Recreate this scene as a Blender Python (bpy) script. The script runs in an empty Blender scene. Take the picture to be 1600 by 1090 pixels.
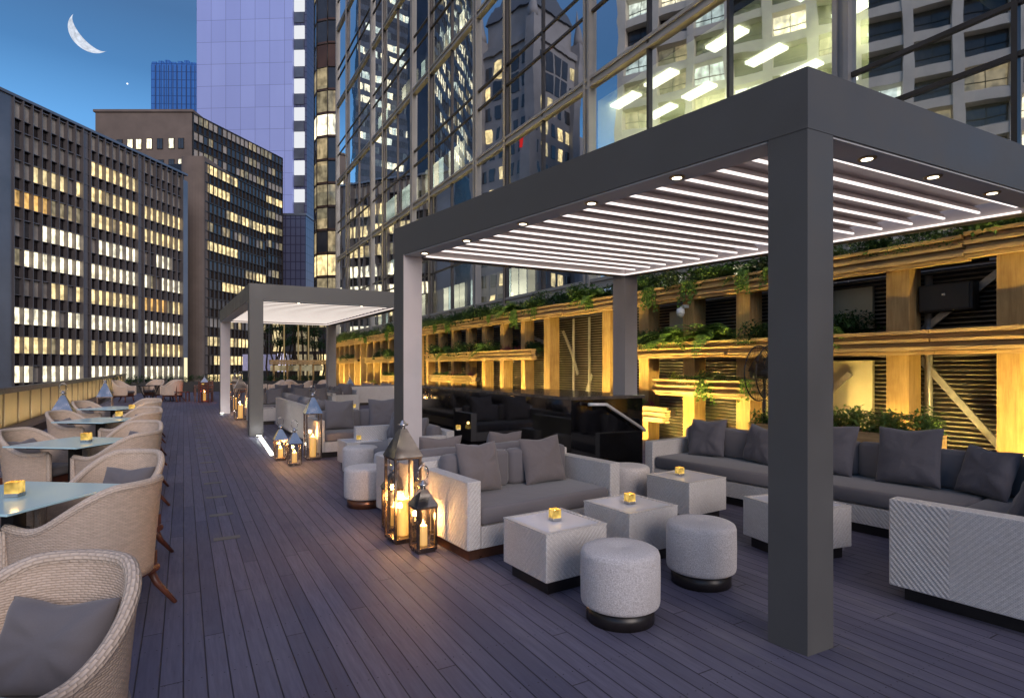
import bpy, math, random
from math import sin, cos, pi, radians, sqrt, atan2
from mathutils import Vector, Matrix, noise as mnoise
random.seed(7)
rnd = random.random
def ru(a, b): return a + (b - a) * rnd()

S = bpy.context.scene
COL = S.collection
# ------------------------------------------------------------------ camera
cam = bpy.data.objects.new('camera', bpy.data.cameras.new('camera')); COL.objects.link(cam)
cam.location = (0, 0, 1.6); cam.rotation_euler = (radians(90), 0, 0)
cam.data.sensor_width = 36; cam.data.lens = 36 * 900 / 1600
cam.data.shift_y = 28 / 1600
cam.data.clip_start = 0.05; cam.data.clip_end = 9000
S.camera = cam
S.view_settings.view_transform = 'Standard'; S.view_settings.look = 'None'
S.view_settings.gamma = 1; S.view_settings.exposure = 0.0
S.render.engine = 'CYCLES'
S.cycles.max_bounces = 8; S.cycles.diffuse_bounces = 3; S.cycles.glossy_bounces = 4
S.cycles.transparent_max_bounces = 12; S.cycles.transmission_bounces = 4
S.cycles.sample_clamp_indirect = 4; S.cycles.caustics_reflective = False; S.cycles.caustics_refractive = False
S.cycles.use_denoising = True
# ------------------------------------------------------------------ dusk sky
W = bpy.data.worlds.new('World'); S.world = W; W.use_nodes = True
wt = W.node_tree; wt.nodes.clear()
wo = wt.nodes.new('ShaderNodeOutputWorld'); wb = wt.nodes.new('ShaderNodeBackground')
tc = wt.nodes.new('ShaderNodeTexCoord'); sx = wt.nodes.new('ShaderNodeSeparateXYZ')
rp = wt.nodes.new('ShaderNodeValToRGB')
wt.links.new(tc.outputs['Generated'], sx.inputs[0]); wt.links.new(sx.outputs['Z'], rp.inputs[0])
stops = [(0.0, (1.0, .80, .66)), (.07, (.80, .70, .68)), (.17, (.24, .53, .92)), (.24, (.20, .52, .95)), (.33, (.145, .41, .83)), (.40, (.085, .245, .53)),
         (.47, (.072, .18, .385)), (.60, (.10, .20, .42)), (.74, (.26, .34, .58)), (1.0, (.46, .50, .74))]  # warm horizon stops and brightened zenith are added as fill light
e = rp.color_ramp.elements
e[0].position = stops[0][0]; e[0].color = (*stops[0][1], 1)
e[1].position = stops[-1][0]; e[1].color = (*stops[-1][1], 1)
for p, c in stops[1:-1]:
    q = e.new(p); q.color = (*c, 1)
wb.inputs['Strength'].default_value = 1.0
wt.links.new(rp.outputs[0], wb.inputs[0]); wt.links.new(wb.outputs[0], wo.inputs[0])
# last glow of the day, very soft
sl = bpy.data.lights.new('sun', 'SUN'); sl.energy = 1.7; sl.angle = radians(36); sl.color = (1.0, .84, .74)
so = bpy.data.objects.new('sun', sl); COL.objects.link(so)
SUN_FROM = Vector((.42, -.82, .38))
so.rotation_euler = SUN_FROM.to_track_quat('Z', 'Y').to_euler()

# ------------------------------------------------------------------ node helpers
class NT:
    def __init__(s, name):
        s.m = bpy.data.materials.new(name); s.m.use_nodes = True
        s.t = s.m.node_tree; s.t.nodes.clear()
        s.out = s.t.nodes.new('ShaderNodeOutputMaterial')
    def n(s, typ, **kw):
        nd = s.t.nodes.new('ShaderNode' + typ)
        for k, v in kw.items():
            if hasattr(nd, k): setattr(nd, k, v)
            else: s.set(nd.inputs[k], v)
        return nd
    def set(s, sock, v):
        if isinstance(v, bpy.types.NodeSocket): s.t.links.new(v, sock)
        elif isinstance(v, tuple) and len(v) == 3 and sock.type == 'RGBA': sock.default_value = (*v, 1)
        else: sock.default_value = v
    def ma(s, op, a, b=0.0, c=None):
        nd = s.t.nodes.new('ShaderNodeMath'); nd.operation = op
        s.set(nd.inputs[0], a); s.set(nd.inputs[1], b)
        if c is not None: s.set(nd.inputs[2], c)
        return nd.outputs[0]
    def mix(s, f, a, b, mode='MIX'):
        nd = s.t.nodes.new('ShaderNodeMix'); nd.data_type = 'RGBA'; nd.blend_type = mode
        s.set(nd.inputs[0], f); s.set(nd.inputs[6], a); s.set(nd.inputs[7], b)
        return nd.outputs[2]
    def noise(s, vec, scale, detail=3, rough=.55):
        nd = s.n('TexNoise'); s.set(nd.inputs['Vector'], vec); s.set(nd.inputs['Scale'], scale)
        s.set(nd.inputs['Detail'], detail); s.set(nd.inputs['Roughness'], rough); return nd.outputs['Fac']
    def white(s, vec):
        nd = s.t.nodes.new('ShaderNodeTexWhiteNoise'); nd.noise_dimensions = '3D'; s.set(nd.inputs[0], vec)
        return nd.outputs['Value']
    def comb(s, x, y, z=0.0):
        nd = s.t.nodes.new('ShaderNodeCombineXYZ')
        s.set(nd.inputs[0], x); s.set(nd.inputs[1], y); s.set(nd.inputs[2], z); return nd.outputs[0]
    def sep(s, v):
        nd = s.t.nodes.new('ShaderNodeSeparateXYZ'); s.set(nd.inputs[0], v); return nd.outputs
    def uv(s): return s.n('TexCoord').outputs['UV']
    def objc(s): return s.n('TexCoord').outputs['Object']
    def pos(s): return s.n('NewGeometry').outputs['Position']
    def mapr(s, v, a, b, c, d):
        nd = s.t.nodes.new('ShaderNodeMapRange')
        s.set(nd.inputs[0], v)
        for i, q in enumerate((a, b, c, d)): s.set(nd.inputs[i + 1], q)
        return nd.outputs[0]
    def bump(s, h, strength, dist=.01):
        nd = s.n('Bump'); s.set(nd.inputs['Height'], h); nd.inputs['Strength'].default_value = strength
        nd.inputs['Distance'].default_value = dist; return nd.outputs[0]
    def bsdf(s, col, rough=.5, metal=0.0, spec=.5, normal=None, **kw):
        b = s.t.nodes.new('ShaderNodeBsdfPrincipled')
        s.set(b.inputs['Base Color'], col); s.set(b.inputs['Roughness'], rough); s.set(b.inputs['Metallic'], metal)
        s.set(b.inputs['Specular IOR Level'], spec)
        if normal is not None: s.set(b.inputs['Normal'], normal)
        for k, v in kw.items(): s.set(b.inputs[k.replace('_', ' ')], v)
        return b.outputs[0]
    def end(s, sh):
        s.t.links.new(sh, s.out.inputs[0]); return s.m

def plain(name, col, rough=.5, metal=0.0, spec=.5, var=.15, nscale=6, bump=0.0, bscale=60):
    t = NT(name); p = t.pos()
    nz = t.noise(p, nscale, 4)
    f = t.mapr(nz, .3, .7, 1 - var, 1 + var)
    v = t.t.nodes.new('ShaderNodeVectorMath'); v.operation = 'SCALE'
    v.inputs[0].default_value = col; t.set(v.inputs['Scale'], f)
    nm = t.bump(t.noise(p, bscale, 4), bump, .004) if bump else None
    r = t.mapr(nz, .3, .7, max(0, rough - .06), min(1, rough + .08))
    return t.end(t.bsdf(v.outputs[0], r, metal, spec, nm))

def emis(name, col, st):
    t = NT(name); em = t.n('Emission'); t.set(em.inputs[0], col); em.inputs[1].default_value = st
    return t.end(em.outputs[0])

def lit_window(name, col, st, sc=(.9, .9, 1.1), glare=.5, blinds=0.0):
    """a lit room seen through a window: uneven brightness, furniture shadows, curtain folds"""
    t = NT(name); p = t.pos(); x = t.sep(p)
    hor = t.ma('ADD', x[0], t.ma('MULTIPLY', x[1], .7))
    cell = t.white(t.comb(t.ma('FLOOR', t.ma('MULTIPLY', hor, .45)), t.ma('FLOOR', t.ma('MULTIPLY', x[2], .27)), 3.0))
    nz = t.noise(t.comb(t.ma('MULTIPLY', hor, 1.6), t.ma('MULTIPLY', x[2], 1.1)), 1.0, 2, .5)
    f = t.ma('MULTIPLY', t.mapr(cell, 0, 1, .6, 1.25), t.mapr(nz, .32, .66, .55, 1.3))
    low = t.noise(t.comb(t.ma('MULTIPLY', hor, 2.2), t.ma('MULTIPLY', x[2], .5)), 1.0, 1, .5)
    f = t.ma('MULTIPLY', f, t.mapr(low, .36, .5, .6, 1.0))
    em = t.n('Emission'); t.set(em.inputs[0], t.mix(cell, col, (min(1, col[0] * 1.05), col[1] * .93, col[2] * .8)))
    t.set(em.inputs[1], t.ma('MULTIPLY', f, st))
    gl = t.n('BsdfGlossy'); gl.inputs['Roughness'].default_value = .05; gl.inputs[0].default_value = (.5, .5, .5, 1)
    mx = t.n('MixShader'); mx.inputs[0].default_value = .12
    t.t.links.new(em.outputs[0], mx.inputs[1]); t.t.links.new(gl.outputs[0], mx.inputs[2])
    return t.end(mx.outputs[0])

# ------------------------------------------------------------------ materials
M = {}
def mk_deck():
    t = NT('deck_boards'); o = t.objc(); x = t.sep(o)
    PW = .106
    a = t.ma('DIVIDE', x[0], PW); fa = t.ma('FLOOR', a); fr = t.ma('FRACT', a)
    off = t.white(t.comb(fa, 1.0, 0.0))
    b = t.ma('ADD', t.ma('DIVIDE', x[1], 2.9), off); fb = t.ma('FLOOR', b); frb = t.ma('FRACT', b)
    edge = t.ma('MINIMUM', fr, t.ma('SUBTRACT', 1.0, fr))
    edb = t.ma('MULTIPLY', t.ma('MINIMUM', frb, t.ma('SUBTRACT', 1.0, frb)), 2.9 / PW)
    ed = t.ma('MINIMUM', edge, edb)
    gap = t.mapr(ed, .018, .042, 0.15, 1.0)
    pl = t.white(t.comb(fa, fb, 5.0))
    grain = t.noise(t.comb(t.ma('MULTIPLY', x[0], 60), t.ma('MULTIPLY', x[1], 3.5), t.ma('MULTIPLY', fa, 3.1)), 1.0, 4, .65)
    blot = t.noise(o, .8, 4, .6)
    col = t.mix(pl, (.088, .087, .138), (.150, .143, .205))
    col = t.mix(t.mapr(grain, .3, .7, 0, .55), col, (.066, .060, .086))
    col = t.mix(t.mapr(blot, .42, .68, 0, .32), col, (.18, .165, .20))
    col = t.mix(gap, (.006, .005, .007), col)
    wear = t.noise(t.comb(t.ma('MULTIPLY', x[0], 3.2), t.ma('MULTIPLY', x[1], .7)), 1.0, 5, .7)
    col = t.mix(t.mapr(wear, .55, .72, 0, .35), col, (.21, .195, .215))
    sxx = t.ma('ABSOLUTE', t.ma('SUBTRACT', t.ma('ABSOLUTE', t.ma('SUBTRACT', fr, .5)), .27))
    syy = t.ma('ABSOLUTE', t.ma('SUBTRACT', t.ma('FRACT', t.ma('DIVIDE', x[1], .45)), .5))
    scr = t.ma('MAXIMUM', t.ma('MULTIPLY', sxx, PW), t.ma('MULTIPLY', syy, .45))
    col = t.mix(t.ma('LESS_THAN', scr, .0035), col, (.02, .02, .025))
    spk = t.noise(o, 260, 2, .5)
    col = t.mix(t.mapr(spk, .60, .70, 0, .3), col, (.17, .155, .18))
    h = t.ma('ADD', t.ma('MULTIPLY', gap, 1.0), t.ma('MULTIPLY', grain, .16))
    h = t.ma('ADD', h, t.ma('MULTIPLY', pl, .12))
    r = t.mapr(t.ma('ADD', t.ma('MULTIPLY', blot, .6), t.ma('MULTIPLY', grain, .4)), .3, .7, .50, .74)
    return t.end(t.bsdf(col, r, 0, .26, t.bump(h, .6, .006)))
M['deck'] = mk_deck()

def mk_weave(name, c1, c2, cu=.022, cv=.011, chev=0.0, strength=.8, gapd=.7):
    """woven strands on UV in metres; chev > 0 adds raised diagonal chevron ribs"""
    t = NT(name); u, v = t.sep(t.uv())[:2]
    if chev:
        W2 = .92
        tri = t.ma('ABSOLUTE', t.ma('SUBTRACT', t.ma('FRACT', t.ma('DIVIDE', u, W2)), .5))
        diag = t.ma('ADD', v, t.ma('MULTIPLY', tri, W2 * 1.15))
        rib = t.ma('SINE', t.ma('MULTIPLY', diag, 2 * pi / .042))
    jit = t.noise(t.comb(u, v), 9, 2)
    vv = t.ma('ADD', v, t.ma('MULTIPLY', jit, .008))
    row = t.ma('DIVIDE', vv, cv); fr = t.ma('FLOOR', row)
    a = t.ma('ADD', t.ma('DIVIDE', u, cu), t.ma('MULTIPLY', fr, .5))
    s1 = t.ma('POWER', t.ma('SINE', t.ma('MULTIPLY', t.ma('FRACT', a), pi)), .6)
    s2 = t.ma('POWER', t.ma('SINE', t.ma('MULTIPLY', t.ma('FRACT', row), pi)), .6)
    h = t.ma('MULTIPLY', s1, s2)
    rn = t.white(t.comb(t.ma('FLOOR', a), fr, 2.0))
    col = t.mix(rn, c1, c2)
    col = t.mix(t.mapr(h, .05, .55, gapd, 0.0), col, (c2[0] * .35, c2[1] * .33, c2[2] * .32))
    dirt = t.noise(t.pos(), 3, 4)
    col = t.mix(t.mapr(dirt, .45, .75, 0, .3), col, (c1[0] * .7, c1[1] * .66, c1[2] * .6))
    hh = h
    if chev:
        hh = t.ma('ADD', t.ma('MULTIPLY', h, .40), t.ma('MULTIPLY', rib, .36))
    return t.end(t.bsdf(col, .55, 0, .35, t.bump(hh, strength, .006)))
M['weave'] = mk_weave('pale_chevron_weave', (.80, .76, .73), (.68, .64, .61), .016, .008, 1.0, .75)
M['wicker'] = mk_weave('natural_wicker', (.74, .58, .46), (.62, .48, .37), .034, .0095, 0, .62, .26)
M['wicker_rim'] = mk_weave('wicker_braid', (.76, .62, .50), (.66, .53, .43), .036, .013, 0, .75, .28)

def mk_fabric(name, c, tw=900, rough=.9, wr=.35):
    t = NT(name); p = t.objc(); x = t.sep(p)
    th = t.noise(p, tw, 1, .4)
    wr_n = t.noise(p, 5.5, 5, .6)
    col = t.mix(t.mapr(th, .3, .7, 0, .5), c, (c[0] * .62, c[1] * .62, c[2] * .62))
    h = t.ma('ADD', t.ma('MULTIPLY', wr_n, 1.0), t.ma('MULTIPLY', th, .05))
    return t.end(t.bsdf(col, rough, 0, .2, t.bump(h, wr, .03), Sheen_Weight=.25))
M['fab_seat'] = mk_fabric('grey_seat_fabric', (.185, .170, .180), wr=.18)
M['fab_pillow'] = mk_fabric('taupe_pillow_fabric', (.20, .172, .170), wr=.6)
M['fab_dark'] = mk_fabric('slate_pillow_fabric', (.150, .140, .158), wr=.6)
def mk_boucle():
    t = NT('boucle_cream'); p = t.objc()
    n1 = t.noise(p, 130, 3, .7); n2 = t.noise(p, 2.5, 3)
    col = t.mix(t.mapr(n1, .35, .65, 0, 1), (.46, .42, .41), (.80, .76, .75))
    col = t.mix(t.mapr(n2, .4, .7, 0, .3), col, (.42, .38, .36))
    return t.end(t.bsdf(col, .95, 0, .15, t.bump(n1, .9, .008), Sheen_Weight=.3))
M['boucle'] = mk_boucle()
M['plinth'] = plain('dark_plinth', (.018, .015, .015), .35, 0, .5, .2)
M['copper'] = plain('copper_plinth', (.23, .11, .07), .3, .8, .5, .25)
M['legwood'] = plain('red_brown_wood', (.11, .035, .02), .35, 0, .5, .35, 14, .2, 40)
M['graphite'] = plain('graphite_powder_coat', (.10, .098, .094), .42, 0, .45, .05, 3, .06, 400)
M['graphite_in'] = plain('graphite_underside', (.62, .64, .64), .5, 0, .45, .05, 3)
M['pale_metal'] = plain('pale_gutter_lit_post', (.62, .56, .545), .45, 0, .4, .04, 3, .05, 300)
M['mid_metal'] = plain('lit_post_grey', (.40, .375, .365), .45, 0, .4, .04, 3)
M['blade'] = plain('louvre_blade_paint', (.70, .62, .60), .5, 0, .4, .05, 3)
M['led'] = emis('led_strip', (1.0, .89, .84), 1.6)
M['led_soft'] = emis('led_strip_dim', (1.0, .88, .80), 1.3)
M['led_floor'] = emis('led_floor', (1.0, .90, .72), 10)
M['downlight'] = emis('downlight_lens', (1.0, .86, .62), 7)
M['brass_ring'] = plain('brass_ring', (.55, .42, .25), .3, 1, .5, .1)
M['steel'] = plain('polished_steel', (.62, .58, .54), .09, 1, .5, .1, 5)
M['brushed'] = plain('brushed_steel', (.55, .53, .50), .3, 1, .5, .1, 8)
M['bronze'] = plain('lantern_frame_metal', (.30, .22, .17), .22, 1, .5, .2, 20)
M['black_gloss'] = plain('black_glass', (.004, .004, .005), .03, 0, .9, .1)
M['black_matte'] = plain('black_metal', (.012, .012, .013), .45, 0, .4, .2)
M['counter'] = plain('bar_counter_stone', (.10, .085, .075), .12, 0, .6, .4, 9)
def mk_glass(name, tint=(.9, .95, 1), refl=.12, rough=.01):
    t = NT(name)
    tr = t.n('BsdfTransparent'); tr.inputs[0].default_value = (*tint, 1)
    gl = t.n('BsdfGlossy'); gl.inputs['Roughness'].default_value = rough
    fr = t.n('Fresnel'); fr.inputs[0].default_value = 1.45
    mx = t.n('MixShader'); t.set(mx.inputs[0], t.ma('MAXIMUM', fr.outputs[0], refl))
    t.t.links.new(tr.outputs[0], mx.inputs[1]); t.t.links.new(gl.outputs[0], mx.inputs[2])
    return t.end(mx.outputs[0])
M['lantern_glass'] = mk_glass('lantern_glass', (.97, .95, .92), .06)
def mk_tabletop():
    t = NT('pale_blue_glass'); p = t.pos()
    n = t.noise(p, 240, 2)
    return t.end(t.bsdf(t.mix(n, (.52, .80, .88), (.60, .86, .92)), .16, 0, .6, t.bump(n, .05, .002)))
M['tabletop'] = mk_tabletop()
M['boxglass'] = plain('white_glass_inlay', (.88, .88, .95), .04, 0, .7, .03)
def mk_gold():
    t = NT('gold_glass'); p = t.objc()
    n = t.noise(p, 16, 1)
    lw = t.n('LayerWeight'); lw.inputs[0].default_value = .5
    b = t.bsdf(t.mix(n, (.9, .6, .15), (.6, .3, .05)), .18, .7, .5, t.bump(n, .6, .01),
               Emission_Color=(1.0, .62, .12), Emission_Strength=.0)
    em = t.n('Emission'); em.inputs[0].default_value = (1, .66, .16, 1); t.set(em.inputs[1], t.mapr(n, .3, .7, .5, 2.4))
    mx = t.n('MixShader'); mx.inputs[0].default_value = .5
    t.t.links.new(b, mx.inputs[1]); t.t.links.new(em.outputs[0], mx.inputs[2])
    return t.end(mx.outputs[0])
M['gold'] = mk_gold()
M['flame'] = emis('flame', (1.0, .62, .22), 38)
def mk_wax():
    t = NT('candle_wax'); x = t.sep(t.objc())
    sss = t.bsdf((.85, .62, .34), .5, 0, .4, Emission_Color=(1.0, .50, .08), Emission_Strength=.55)
    return t.end(sss)
M['wax'] = mk_wax()
def mk_timber(name, c1, c2, axis=1):
    t = NT(name); o = t.objc(); x = t.sep(o)
    g = t.noise(t.comb(t.ma('MULTIPLY', x[0], 22 if axis != 0 else 2), t.ma('MULTIPLY', x[1], 22 if axis != 1 else 1.6),
                       t.ma('MULTIPLY', x[2], 26 if axis != 2 else 2)), 1, 5, .65)
    k = t.noise(o, 2.2, 3)
    c = t.mix(t.mapr(g, .3, .7, 0, 1), c1, c2)
    c = t.mix(t.mapr(k, .45, .7, 0, .45), c, (c2[0] * .55, c2[1] * .5, c2[2] * .5))
    return t.end(t.bsdf(c, .6, 0, .3, t.bump(g, .5, .01)))
M['board'] = mk_timber('shelf_board_timber', (.62, .42, .20), (.34, .20, .085), 1)
M['post'] = mk_timber('post_timber', (.52, .33, .13), (.33, .19, .07), 2)
M['slat'] = plain('louvre_slat', (.20, .165, .125), .5, .2, .4, .3)
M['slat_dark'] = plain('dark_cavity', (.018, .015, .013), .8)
M['brace'] = plain('galvanised_brace', (.42, .39, .35), .4, .6, .5, .2, 10)
M['cream_panel'] = plain('cream_panel', (.50, .44, .30), .7, 0, .3, .12, 2)
M['soil'] = plain('soil', (.02, .014, .01), .95)
def mk_leaf(name, c1, c2):
    t = NT(name); g = t.n('NewGeometry'); r = g.outputs['Random Per Island']
    c = t.mix(r, c1, c2)
    b = t.bsdf(c, .5, 0, .4); tl = t.n('BsdfTranslucent'); t.set(tl.inputs[0], c)
    mx = t.n('MixShader'); mx.inputs[0].default_value = .3
    t.t.links.new(b, mx.inputs[1]); t.t.links.new(tl.outputs[0], mx.inputs[2])
    return t.end(mx.outputs[0])
M['leaf'] = mk_leaf('leaf_green', (.035, .085, .02), (.09, .17, .035))
M['leaf_dark'] = mk_leaf('leaf_dark', (.018, .05, .015), (.05, .105, .025))
M['leaf_fern'] = mk_leaf('leaf_fern', (.10, .20, .03), (.20, .32, .06))
M['leaf_lime'] = mk_leaf('leaf_lime', (.30, .40, .05), (.45, .5, .1))
M['leaf_red'] = mk_leaf('leaf_red', (.22, .02, .04), (.35, .10, .12))
M['bark'] = plain('bark', (.05, .035, .025), .9, 0, .2, .3, 10, .5, 30)
# city
M['fin'] = plain('aluminium_fin', (.17, .155, .16), .4, .3, .5, .1, .5)
M['metal_pier'] = plain('brushed_pier', (.20, .21, .24), .35, .5, .5, .25, .15)
M['spandrel'] = plain('dark_spandrel', (.022, .016, .018), .25, 0, .5, .3, .3)
M['blind'] = plain('drawn_blind', (.50, .44, .37), .6, 0, .4, .25, .5)
M['dark_pane'] = plain('dark_pane', (.05, .05, .055), .08, 0, .7, .3, .4)
M['brown_stone'] = plain('brown_stone', (.21, .165, .14), .8, 0, .25, .15, .3, .2, 3)
M['lit_warm'] = lit_window('lit_room_warm', (1.0, .80, .42), 1.7)
M['lit_amber'] = lit_window('lit_room_amber', (1.0, .60, .20), 1.25)
M['lit_white'] = lit_window('lit_room_white', (1.0, .93, .70), 2.3)
M['lit_cool'] = lit_window('lit_room_cool', (.80, .95, .90), 1.5)
M['lit_dim'] = lit_window('lit_room_dim', (.9, .78, .5), .45)
M['lit_dimcool'] = lit_window('lit_room_dim_cool', (.5, .6, .72), .28)
M['street'] = plain('street_asphalt', (.05, .05, .05), .8)

def mk_panelwall(name, c, line, pw, ph, lw=.02, rough=.45, offs=0.0, spec=.5):
    t = NT(name); u, v = t.sep(t.uv())[:2]
    a = t.ma('DIVIDE', u, pw); b = t.ma('DIVIDE', v, ph)
    fa = t.ma('FRACT', a); fb = t.ma('FRACT', b)
    ea = t.ma('MINIMUM', fa, t.ma('SUBTRACT', 1.0, fa)); eb = t.ma('MULTIPLY', t.ma('MINIMUM', fb, t.ma('SUBTRACT', 1.0, fb)), ph / pw)
    g = t.mapr(t.ma('MINIMUM', ea, eb), lw * .5, lw, 0, 1)
    rn = t.white(t.comb(t.ma('FLOOR', a), t.ma('FLOOR', b), 1.0))
    col = t.mix(rn, c, (c[0] * .9, c[1] * .9, c[2] * .92))
    st = t.noise(t.comb(u, t.ma('MULTIPLY', v, .2)), .12, 4)
    col = t.mix(t.mapr(st, .4, .7, 0, .25), col, (c[0] * .75, c[1] * .75, c[2] * .8))
    col = t.mix(g, line, col)
    return t.end(t.bsdf(col, rough, 0, spec))
M['lavender'] = mk_panelwall('lavender_stone_panels', (.46, .54, .98), (.25, .29, .58), 5.2, 7.6, .02)
M['blue_glass_wall'] = mk_panelwall('blue_tower_glass', (.07, .22, .62), (.03, .09, .30), 2.6, 4.2, .10, .2)
M['grid_dark'] = mk_panelwall('slate_grid_wall', (.11, .12, .20), (.04, .04, .08), 1.3, 2.2, .12, .3)
M['concrete'] = plain('pale_concrete', (.62, .57, .50), .75, 0, .3, .12, .4, .15, 4)
M['stone'] = plain('tower_stone', (.30, .29, .30), .8, 0, .3, .15, .3, .2, 3)
M['brown_metal'] = plain('brown_anodised', (.06, .045, .035), .35, .4, .5, .2, .6)
M['brown_span'] = plain('brown_spandrel', (.10, .05, .028), .3, 0, .5, .3, .4)
M['champagne'] = plain('champagne_mullion', (.38, .355, .33), .4, .2, .5, .12, 1.5)
M['mullion_dark'] = plain('bronze_mullion', (.07, .06, .055), .35, .5, .5, .2, 2)
M['slab_dark'] = plain('dark_interior', (.03, .03, .034), .8)
M['moon'] = None
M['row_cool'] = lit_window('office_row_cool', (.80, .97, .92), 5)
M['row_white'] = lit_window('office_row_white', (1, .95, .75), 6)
M['navy_wall'] = plain('navy_glass_wall', (.02, .03, .055), .2, 0, .5, .2, .3)

def mk_curtain():
    t = NT('curtain_wall_glass'); p = t.objc(); x = t.sep(p)
    cell = t.comb(t.ma('FLOOR', t.ma('DIVIDE', x[1], 2.37)), t.ma('FLOOR', t.ma('DIVIDE', x[2], 1.9)), 0.0)
    n = t.noise(p, .55, 1, .4); n2 = t.noise(p, 1.9, 1, .4)
    h = t.ma('ADD', t.ma('MULTIPLY', n, .7), t.ma('MULTIPLY', n2, .06))
    nm = t.bump(h, .13, .05)
    gl = t.n('BsdfGlossy'); gl.inputs['Roughness'].default_value = .012; gl.inputs[0].default_value = (.95, .98, 1.0, 1)
    t.set(gl.inputs['Normal'], nm)
    tr = t.n('BsdfTransparent'); tr.inputs[0].default_value = (.85, .9, .82, 1)
    fr = t.n('Fresnel'); fr.inputs[0].default_value = 1.5
    mx = t.n('MixShader'); t.set(mx.inputs[0], t.ma('MINIMUM', t.ma('ADD', fr.outputs[0], .64), 1.0))
    t.t.links.new(tr.outputs[0], mx.inputs[1]); t.t.links.new(gl.outputs[0], mx.inputs[2])
    return t.end(mx.outputs[0])
M['curtain'] = mk_curtain()
def mk_railpanel():
    t = NT('rail_mesh_fabric'); p = t.objc(); x = t.sep(t.uv())
    w = t.noise(p, 320, 2, .6); st = t.noise(p, 1.6, 3)
    c = t.mix(t.mapr(w, .35, .65, 0, .6), (.74, .60, .36), (.50, .39, .21))
    c = t.mix(t.mapr(st, .4, .7, 0, .3), c, (.55, .46, .30))
    b = t.bsdf(c, .6, 0, .3, t.bump(w, .3, .003)); tl = t.n('BsdfTranslucent'); t.set(tl.inputs[0], c)
    mx = t.n('MixShader'); mx.inputs[0].default_value = .45
    t.t.links.new(b, mx.inputs[1]); t.t.links.new(tl.outputs[0], mx.inputs[2])
    return t.end(mx.outputs[0])
M['railpanel'] = mk_railpanel()

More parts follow.
